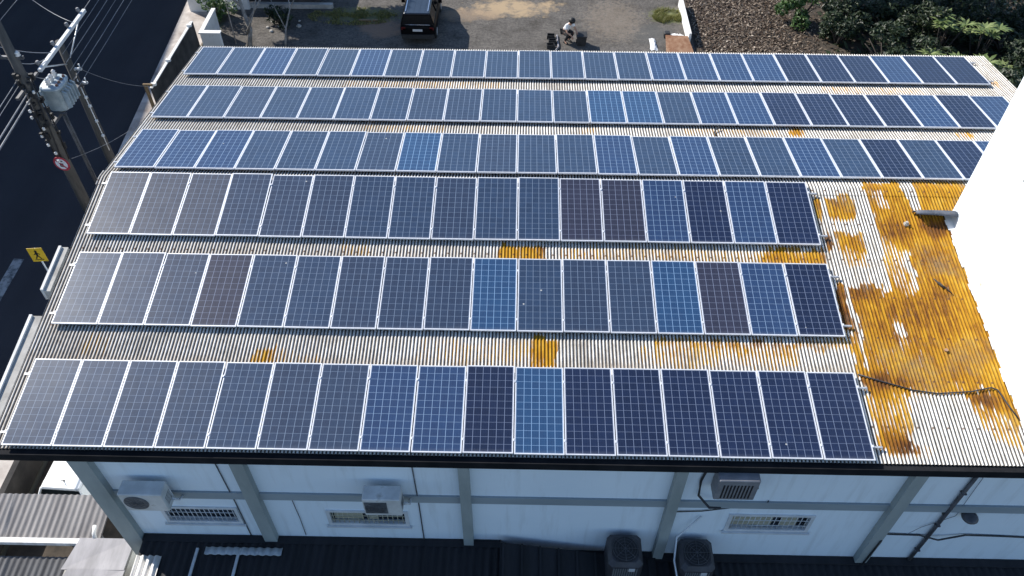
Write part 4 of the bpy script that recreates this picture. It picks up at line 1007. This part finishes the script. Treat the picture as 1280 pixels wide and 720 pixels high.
def tree(name,x,y,h,crown,n,size,seed,label,lm,bm='darkbark',tr=.16,cat='tree',lean=(0,0)):
    r=empty(name,(x,y,G),label,cat,'trees and shrubs behind the building')
    rg=np.random.default_rng(seed); m=MB()
    top=(lean[0],lean[1],h*.8)
    m.tube([(0,0,-.05),(lean[0]*.4+.05,lean[1]*.4,h*.4),top],[tr,tr*.75,tr*.35],9)
    for k in range(6):
        z=h*rg.uniform(.35,.75); t=rg.uniform(0,2*PI); q=crown[0]*rg.uniform(.4,.8); f=z/(h*.8)
        m.tube([(lean[0]*f,lean[1]*f,z),(lean[0]*f+q*.5*math.cos(t),lean[1]*f+q*.5*math.sin(t),z+h*.12),(lean[0]*f+q*math.cos(t),lean[1]*f+q*math.sin(t),z+h*.28)],[tr*.4,tr*.25,tr*.1],6)
    m.build('trunk',M[bm],r)
    m=MB(); leafcloud(m,(lean[0],lean[1],h*.78),crown,n,size,seed); m.build('crown',M[lm],r)
    return r
# right-hand thicket: tall trees beyond the frame shade it, shrubs below
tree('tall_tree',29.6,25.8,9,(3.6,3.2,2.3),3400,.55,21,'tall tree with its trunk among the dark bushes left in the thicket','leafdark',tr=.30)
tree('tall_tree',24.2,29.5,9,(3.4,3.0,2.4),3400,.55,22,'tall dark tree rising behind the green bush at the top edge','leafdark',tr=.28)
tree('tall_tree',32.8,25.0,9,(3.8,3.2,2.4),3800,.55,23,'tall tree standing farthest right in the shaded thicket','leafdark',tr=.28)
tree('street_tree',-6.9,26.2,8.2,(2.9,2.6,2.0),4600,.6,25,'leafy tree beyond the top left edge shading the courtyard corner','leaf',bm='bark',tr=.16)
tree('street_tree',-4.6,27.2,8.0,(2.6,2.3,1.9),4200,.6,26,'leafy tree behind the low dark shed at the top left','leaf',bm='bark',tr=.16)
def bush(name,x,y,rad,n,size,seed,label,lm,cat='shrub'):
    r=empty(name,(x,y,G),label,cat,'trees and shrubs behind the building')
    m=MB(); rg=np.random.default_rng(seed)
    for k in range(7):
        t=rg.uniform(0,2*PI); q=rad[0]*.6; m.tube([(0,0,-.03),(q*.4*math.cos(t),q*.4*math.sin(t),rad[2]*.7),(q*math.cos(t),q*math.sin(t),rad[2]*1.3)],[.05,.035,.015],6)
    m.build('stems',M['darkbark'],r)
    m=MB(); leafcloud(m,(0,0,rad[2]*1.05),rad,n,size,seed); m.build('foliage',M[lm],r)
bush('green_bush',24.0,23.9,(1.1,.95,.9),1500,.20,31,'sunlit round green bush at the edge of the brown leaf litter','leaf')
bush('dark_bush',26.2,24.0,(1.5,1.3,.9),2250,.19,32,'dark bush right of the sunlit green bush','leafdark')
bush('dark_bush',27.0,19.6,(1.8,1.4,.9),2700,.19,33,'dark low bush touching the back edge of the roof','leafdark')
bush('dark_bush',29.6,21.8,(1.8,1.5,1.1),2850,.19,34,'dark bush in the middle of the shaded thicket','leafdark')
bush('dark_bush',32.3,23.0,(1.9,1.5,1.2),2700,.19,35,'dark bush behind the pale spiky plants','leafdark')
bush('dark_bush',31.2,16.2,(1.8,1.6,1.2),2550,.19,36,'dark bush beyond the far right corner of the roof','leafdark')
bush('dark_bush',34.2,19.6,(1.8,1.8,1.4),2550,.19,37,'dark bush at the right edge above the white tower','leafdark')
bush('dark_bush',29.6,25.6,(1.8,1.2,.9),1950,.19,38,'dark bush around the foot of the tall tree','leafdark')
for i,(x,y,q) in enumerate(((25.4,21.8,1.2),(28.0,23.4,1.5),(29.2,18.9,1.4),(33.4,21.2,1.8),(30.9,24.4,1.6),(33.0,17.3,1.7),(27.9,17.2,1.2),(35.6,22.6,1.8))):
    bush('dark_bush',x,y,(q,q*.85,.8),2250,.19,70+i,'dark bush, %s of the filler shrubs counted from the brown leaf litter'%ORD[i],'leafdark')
for i,(x,y,z,n,lab) in enumerate(((28.6,18.3,.75,6,'pale spiky plant nearest the back edge of the roof, left of the others'),(30.0,20.6,1.35,9,'largest pale spiky plant standing in the thicket'),(31.6,19.9,1.4,8,'pale spiky plant at the right of the spiky group'),(29.9,18.0,.8,6,'low pale spiky plant close to the roof edge, in the middle of the group'),(31.2,17.9,.9,6,'low pale spiky plant near the far right roof corner'))):
    r=empty('spiky_plant',(x,y,G),lab,'plant','spiky plants in the thicket'); rg=np.random.default_rng(50+i); m=MB(); s=MB()
    for k in range(n):
        px,py,pz=rg.uniform(-.6,.6),rg.uniform(-.5,.5),z*rg.uniform(.75,1.25)+.5
        rosette(m,(px,py,pz),12,.55,rg); s.tube([(px*.2,py*.2,-.02),(px,py,pz)],[.03,.015],5)
    m.build('leaves',M['leafbright'],r); s.build('stems',M['darkbark'],r)
# left-hand bare trees and shrub
def bare(name,pts,rad,label,seed,br):
    base=Vector(pts[0]); r=empty(name,tuple(base),label,'tree','trees and shrubs behind the building'); m=MB(); rg=np.random.default_rng(seed)
    Q=[Vector(p)-base for p in pts]; Q[0].z-=.05; m.tube(Q,[rad*(1-.7*i/(len(Q)-1)) for i in range(len(Q))],8); m.build('trunk',M['bark'],r)
    for a in br:
        k=MB(); k.tube([Vector(p)-base for p in a],[rad*.5,rad*.35,rad*.12][:len(a)],6); k.build('branch',M['bark'],r)
    return r
bare('bare_tree',[(-4.15,20.9,G),(-4.0,21.2,-8.2),(-4.3,21.6,-7.2),(-4.6,22.2,-5.6),(-4.5,22.6,-4.0)],.13,'pale bare leaning tree just behind the rear roof edge',3,
  [[(-4.1,21.3,-7.9),(-3.4,21.9,-7.0),(-3.1,22.8,-5.6)],[(-4.3,21.6,-7.2),(-5.0,21.6,-6.4),(-5.3,22.2,-5.2)],[(-4.2,21.1,-8.4),(-3.7,20.9,-7.5),(-3.2,21.3,-6.2)]])
bare('bare_tree',[(-2.35,20.9,G),(-2.25,21.3,-8.2),(-2.0,21.9,-7.4),(-2.2,22.6,-5.6)],.06,'thin bare sapling with a kinked stem in the shaded courtyard',4,
  [[(-2.0,21.9,-7.4),(-1.6,22.4,-6.8),(-1.5,23.0,-6.0)],[(-2.25,21.3,-8.2),(-2.7,21.8,-7.5),(-3.2,22.4,-6.6)]])
bare('bare_tree',[(-4.9,21.2,G),(-5.0,21.5,-8.0),(-5.1,21.8,-7.0)],.04,'short dark stick standing left of the pale leaning tree',5,[])
bush('leafy_shrub',-6.35,23.6,(.75,.6,.75),700,.17,41,'leafy shrub with pale glints at the upper left behind the low wall','leaf')
bush('dark_bush',-3.0,23.0,(.9,.6,.5),500,.2,42,'dark bush in the shade below the neighbouring house','leafdark')
# rocks and rubble
rg=np.random.default_rng(8)
for k in range(10):
    q=rg.uniform(.07,.17); b=MB(); b.lathe((0,0,0),[(q*.9,0),(q,.3*q),(q*.7,.7*q),(q*.2,.8*q)],6,False); o=b.build('stone',M['concrete'])
    o.location=(-2.9+rg.normal(0,.55),23.2+rg.normal(0,.33),G+.005); o.rotation_euler=(0,0,rg.uniform(0,6)); tag(o,'pale stone of the small heap in the shaded courtyard corner','stone','stones in the courtyard corner')
# litter, grass
b=MB(); rg=np.random.default_rng(9)
for i in range(22000):
    x=rg.uniform(18.35,26.5); y=rg.uniform(18.3,28); 
    if x>23.6+1.2*rg.normal() : continue
    s=rg.uniform(.025,.10); t=rg.uniform(0,2*PI); tl=rg.normal(0,.35,2); d=np.array([math.cos(t),math.sin(t),tl[0]])*s; e=np.array([-math.sin(t),math.cos(t),tl[1]])*s*.45; p=np.array([x,y,G+.03+rg.uniform(0,.06)])
    b.add([p-d,p+e,p+d*1.1,p-e],[(0,1,2,3)])
tag(b.build('leaf_litter',M['litter']),'brown dry leaf litter and bark covering the garden soil','leaf litter',kind='stuff')
b=MB(); rg=np.random.default_rng(19)
for i in range(9000):
    x=rg.uniform(24.6,42); y=rg.uniform(9,27)
    if x<25.6+.7*rg.normal(): continue
    q=rg.uniform(.10,.24); t=rg.uniform(0,2*PI); tl=rg.normal(0,.5,2); d=np.array([math.cos(t),math.sin(t),tl[0]])*q; e=np.array([-math.sin(t),math.cos(t),tl[1]])*q*.4; p=np.array([x,y,G+.05+rg.uniform(0,.3)])
    b.add([p-d,p+e,p+d*1.1,p-e],[(0,1,2,3)])
tag(b.build('ground_cover',M['leafdark']),'dark leafy ground cover under the thicket trees','ground cover',kind='stuff')
def grass(name,cx,cy,rx,ry,n,h,seed,label):
    b=MB(); rg=np.random.default_rng(seed)
    for i in range(n):
        a=rg.uniform(0,2*PI); q=rg.uniform(0,1)**.6; x=cx+rx*q*math.cos(a); y=cy+ry*q*math.sin(a)
        if math.sin(x*5.1+seed)+math.sin(y*6.3)+rg.normal(0,.5)<-.2: continue
        l=h*rg.uniform(.5,1.3); t=rg.uniform(0,2*PI); d=np.array([math.cos(t),math.sin(t),0]); p=np.array([x,y,G]); 
        b.add([p-d*.02,p+d*.02,p+np.array([rg.normal(0,.5)*l,rg.normal(0,.5)*l,l])],[(0,1,2)])
    tag(b.build(name,M['grass']),label,'grass',kind='stuff')
grass('grass_patch',.6,24.0,2.4,.9,4200,.12,3,'thin yellowish grass at the edge of the courtyard shade')
grass('grass_patch',17.2,24.4,.85,.75,2600,.2,4,'bright green grass tuft beside the low concrete wall')
grass('grass_patch',-4.6,19.6,.6,.9,700,.14,6,'small grass patch behind the left rear roof corner')
b=MB(); b.box(1.0,1.6,23.45,23.6,G+.005,G+.10); b.box(1.7,1.95,23.5,23.62,G+.005,G+.09); tag(b.build('fallen_plank',M['wood']),'pale plank lying in the yellowish grass','plank')
# low wall by the litter, rusty sheet, white rags
b=MB(); b.box(17.88,18.0,21.65,25.6,G,G+.62); tag(b.build('retaining_wall',M['concrete'] if False else M['whitewash']),'low pale retaining wall between courtyard and brown leaf litter','wall')
b=MB(); b.add([(16.7,20.6,G+.05),(18.1,20.5,G+.08),(17.85,21.75,G+.42),(16.75,21.9,G+.38)],[(0,1,2,3)]); o=b.build('rusty_sheet',M['rust']); sm=o.modifiers.new('t','SOLIDIFY'); sm.thickness=.03; tag(o,'rusty brown sheet leaning at the end of the low retaining wall','metal sheet')
def rag(name,cx,cy,rx,ry,h,seed,label):
    b=MB(); rg=np.random.default_rng(seed); n=9; vs=[];fs=[]
    for i in range(n):
        for j in range(n):
            u,v=i/(n-1)*2-1,j/(n-1)*2-1; q=max(0,1-u*u*.8-v*v*.8); vs.append((cx+rx*u+rg.normal(0,.02),cy+ry*v+rg.normal(0,.02),G+.01+h*q*rg.uniform(.4,1.2)))
    for i in range(n-1):
        for j in range(n-1): fs.append((i*n+j,(i+1)*n+j,(i+1)*n+j+1,i*n+j+1))
    b.add(vs,fs,True); tag(b.build(name,M['shirt']),label,'plastic sheet')
rag('plastic_sheet',17.4,22.25,.42,.30,.25,1,'crumpled white plastic sheet against the low retaining wall')
rag('plastic_sheet',16.15,21.6,.16,.55,.14,2,'narrow strip of white plastic left of the rusty sheet')
b=MB(); b.cham(16.75,17.05,22.2,22.5,G,G+.28,.03); tag(b.build('paint_bucket',M['black']),'small dark box beside the crumpled white plastic','box')

# ------------------------------------------------------------------ person at work with crates
pr=empty('person',(11.78,21.75,G),'person with dark hair in a white shirt and black trousers crouching in the courtyard','person',rot=(0,0,R(-50)))
pr.scale=(1.1,1.1,1.1)
def skinned(name,verts,edges,radii,m,par,root=0):
    me=bpy.data.meshes.new(name); me.from_pydata([tuple(v) for v in verts],edges,[]); me.materials.append(m)
    o=bpy.data.objects.new(name,me); COL.objects.link(o); o.parent=par
    sk=o.modifiers.new('skin','SKIN'); sk.use_smooth_shade=True
    for i,q in enumerate(radii):
        d=me.skin_vertices[0].data[i]; d.radius=(q,q) if not isinstance(q,tuple) else q; d.use_root=(i==root)
    ss=o.modifiers.new('sub','SUBSURF'); ss.levels=2; ss.render_levels=2
    dg=bpy.context.evaluated_depsgraph_get(); nm=bpy.data.meshes.new_from_object(o.evaluated_get(dg)); o.modifiers.clear(); o.data=nm; nm.name=name
    for p in nm.polygons: p.use_smooth=True
    return o
# local axes: +x faces forward
J={'pel':(-.16,0,.52),'hl':(-.14,.10,.50),'kl':(.24,.17,.50),'al':(-.02,.13,.09),'tl':(.16,.15,.04),'hr':(-.14,-.10,.50),'kr':(.25,-.16,.47),'ar':(.02,-.13,.09),'tr':(.2,-.15,.04),
 'sp':(-.04,0,.70),'ch':(.10,0,.90),'nk':(.19,0,1.02),'hd':(.27,0,1.12),'ht':(.30,0,1.21),
 'sl':(.11,.18,.92),'el':(.25,.27,.68),'wl':(.47,.20,.56),'sr':(.11,-.18,.92),'er':(.26,-.26,.68),'wr':(.49,-.16,.57)}
KEY=list(J); ED=[('pel','hl'),('hl','kl'),('kl','al'),('al','tl'),('pel','hr'),('hr','kr'),('kr','ar'),('ar','tr'),('pel','sp'),('sp','ch'),('ch','nk'),('nk','hd'),('hd','ht'),('ch','sl'),('sl','el'),('el','wl'),('ch','sr'),('sr','er'),('er','wr')]
RAD={'pel':.135,'hl':.10,'kl':.065,'al':.045,'tl':.035,'hr':.10,'kr':.065,'ar':.045,'tr':.035,'sp':.13,'ch':.14,'nk':.06,'hd':.095,'ht':.08,'sl':.07,'el':.045,'wl':.03,'sr':.07,'er':.045,'wr':.03}
body=skinned('body',[J[k] for k in KEY],[(KEY.index(a),KEY.index(c)) for a,c in ED],[RAD[k] for k in KEY],M['skin'],pr)
tk=['pel','sp','ch','sl','el2','sr','er2','nk2']; J['el2']=(.19,.235,.77); J['er2']=(.195,-.23,.77); J['nk2']=(.165,0,.98)
skinned('shirt',[J[k] for k in tk],[(0,1),(1,2),(2,3),(3,4),(2,5),(5,6),(2,7)],[.15,.15,.16,.09,.068,.09,.068,.085],M['shirt'],pr)
tk=['pel','hl','kl','al2','hr','kr','ar2']; J['al2']=(-.015,.13,.13); J['ar2']=(.025,-.13,.13)
skinned('trousers',[J[k] for k in tk],[(0,1),(1,2),(2,3),(0,4),(4,5),(5,6)],[.155,.12,.085,.07,.12,.085,.07],M['trousers'],pr)
hm=MB()
prof=[(.02,-.05),(.12,-.02),(.155,.04),(.15,.11),(.10,.17),(.02,.19)]
hm.lathe((0,0,0),prof,16,True); ho=hm.build('hair',M['hair'],pr); ho.location=(.255,0,1.135); ho.rotation_euler=(0,R(20),0)
fm=MB()
for s in (1,-1):
    fm.lathe((.375,s*.036,1.155),[(.004,-.010),(.013,0),(.004,.010)],8); 
fm.build('eyes',M['black'],pr)
fm=MB(); fm.loft([[(.36,-.012,1.14),(.37,.012,1.14),(.37,0,1.155)],[(.392,-.016,1.105),(.392,.016,1.105),(.37,0,1.11)]]); fm.build('nose',M['skin'],pr,recalc=True)
for s,wk in ((1,'wl'),(-1,'wr')):
    wv=Vector(J[wk]); hd=MB(); hd.tube([wv,wv+Vector((.03,0,-.05)),wv+Vector((.045,0,-.09))],[.028,.04,.034],8)
    for k,(ln,dy) in enumerate(((.062,-.03),(.072,-.01),(.068,.01),(.052,.03))):
        b0=wv+Vector((.045,dy,-.085)); hd.tube([b0,b0+Vector((.012,0,-ln*.55)),b0+Vector((0.0,0,-ln))],[.0095,.009,.007],6)
    b0=wv+Vector((.04,-s*.035,-.05)); hd.tube([b0,b0+Vector((.02,-s*.025,-.025)),b0+Vector((.03,-s*.025,-.055))],[.011,.01,.008],6)
    hd.build('hand',M['skin'],pr)
for s,k in ((1,'al'),(-1,'ar')):
    x,y,_=J[k]; m=MB(); m.cham(x-.08,x+.19,y-.045,y+.045,0,.09,.02); m.build('shoe',M['black'],pr)
# black bin, pole and crates round the person
bn=empty('wheelie_bin',(12.5,21.5,G),'low black bin beside the crouching person','bin')
m=MB(); m.loft([[(-.2,-.2,.06),(.2,-.2,.06),(.2,.2,.06),(-.2,.2,.06)],[(-.25,-.25,.55),(.25,-.25,.55),(.25,.25,.55),(-.25,.25,.55)]]); m.build('body',M['black'],bn)
m=MB(); m.cham(-.27,.27,-.27,.27,.552,.60,.02); m.build('lid',M['black'],bn)
for s in (-1,1):
    m=MB(); m.lathe((s*.22,.18,.1),[(.1,-.03),(.1,.03)],14,False,M=Matrix.Rotation(R(90),3,'Y')); m.build('wheel',M['black'],bn)
cw=MB(); cw.box(-.19,.19,-.13,.13,0,.02)
for a,c,e,f in ((-.19,.19,-.13,-.11),(-.19,.19,.11,.13),(-.19,-.17,-.11,.11),(.17,.19,-.11,.11)): cw.box(a,c,e,f,.02,.20)
c0=cw.build('crate',M['black'])
for k,(x,y,lab) in enumerate(((10.98,22.1,'black crate on the ground, farthest of the three left of the person'),(11.05,21.62,'black crate on the ground, middle of the three left of the person'),(10.95,21.2,'black crate on the ground, nearest the roof of the three'))):
    c=c0 if k==0 else c0.copy()
    if k: COL.objects.link(c)
    c.location=(x,y,G+.006); c.rotation_euler=(0,0,R(-4+5*k)); tag(c,lab,'crate','black crates in the courtyard')
b=MB(); b.tube([(11.3,22.3,G+.05),(11.32,21.7,G+.05),(11.36,21.2,G+.05),(11.2,20.8,G+.05)],.05,8); tag(b.build('grey_pipe',M['lightsheet']),'curved grey pipe on the ground between the crates and the person','pipe')

# ------------------------------------------------------------------ camera, sun, sky
cd=bpy.data.cameras.new('camera'); cam=bpy.data.objects.new('camera',cd); COL.objects.link(cam); SC.camera=cam
ya,pi_,ro=-.0141,.8227,.0054
cy,sy,cp,sp,cr_,sr=math.cos(ya),math.sin(ya),math.cos(pi_),math.sin(pi_),math.cos(ro),math.sin(ro)
fw=Vector((sy*cp,cy*cp,-sp)); rt=Vector((cy,-sy,0)); up=rt.cross(fw); r2=cr_*rt+sr*up; u2=-sr*rt+cr_*up
mx=Matrix(((r2.x,u2.x,-fw.x,9.6061),(r2.y,u2.y,-fw.y,-15.7649),(r2.z,u2.z,-fw.z,13.025),(0,0,0,1))); cam.matrix_world=mx
cd.sensor_width=36; cd.lens=36*1026.39/1280; cd.clip_start=.1; cd.clip_end=3000
SUN=Vector((-1.15,.80,1.0)).normalized()
sd=bpy.data.lights.new('sun','SUN'); so=bpy.data.objects.new('sun',sd); COL.objects.link(so)
sd.energy=4.4; sd.angle=R(.53); sd.color=(1,.955,.88); so.rotation_euler=SUN.to_track_quat('Z','Y').to_euler(); so.location=(-30,30,40)
W=bpy.data.worlds.new('World'); SC.world=W; W.use_nodes=True; nt=W.node_tree; bg=nt.nodes['Background']
sk=nt.nodes.new('ShaderNodeTexSky'); sk.sky_type='NISHITA'; sk.sun_disc=False; sk.sun_elevation=math.asin(SUN.z); sk.sun_rotation=math.atan2(SUN.x,SUN.y)
sk.air_density=1.0; sk.dust_density=.3; sk.ozone_density=4.0
nt.links.new(sk.outputs[0],bg.inputs[0]); bg.inputs[1].default_value=.105
SC.view_settings.view_transform='Standard'; SC.view_settings.look='None'; SC.view_settings.exposure=.76; SC.view_settings.gamma=1
SC.render.engine='CYCLES'
SC.render.resolution_x=1024; SC.render.resolution_y=576
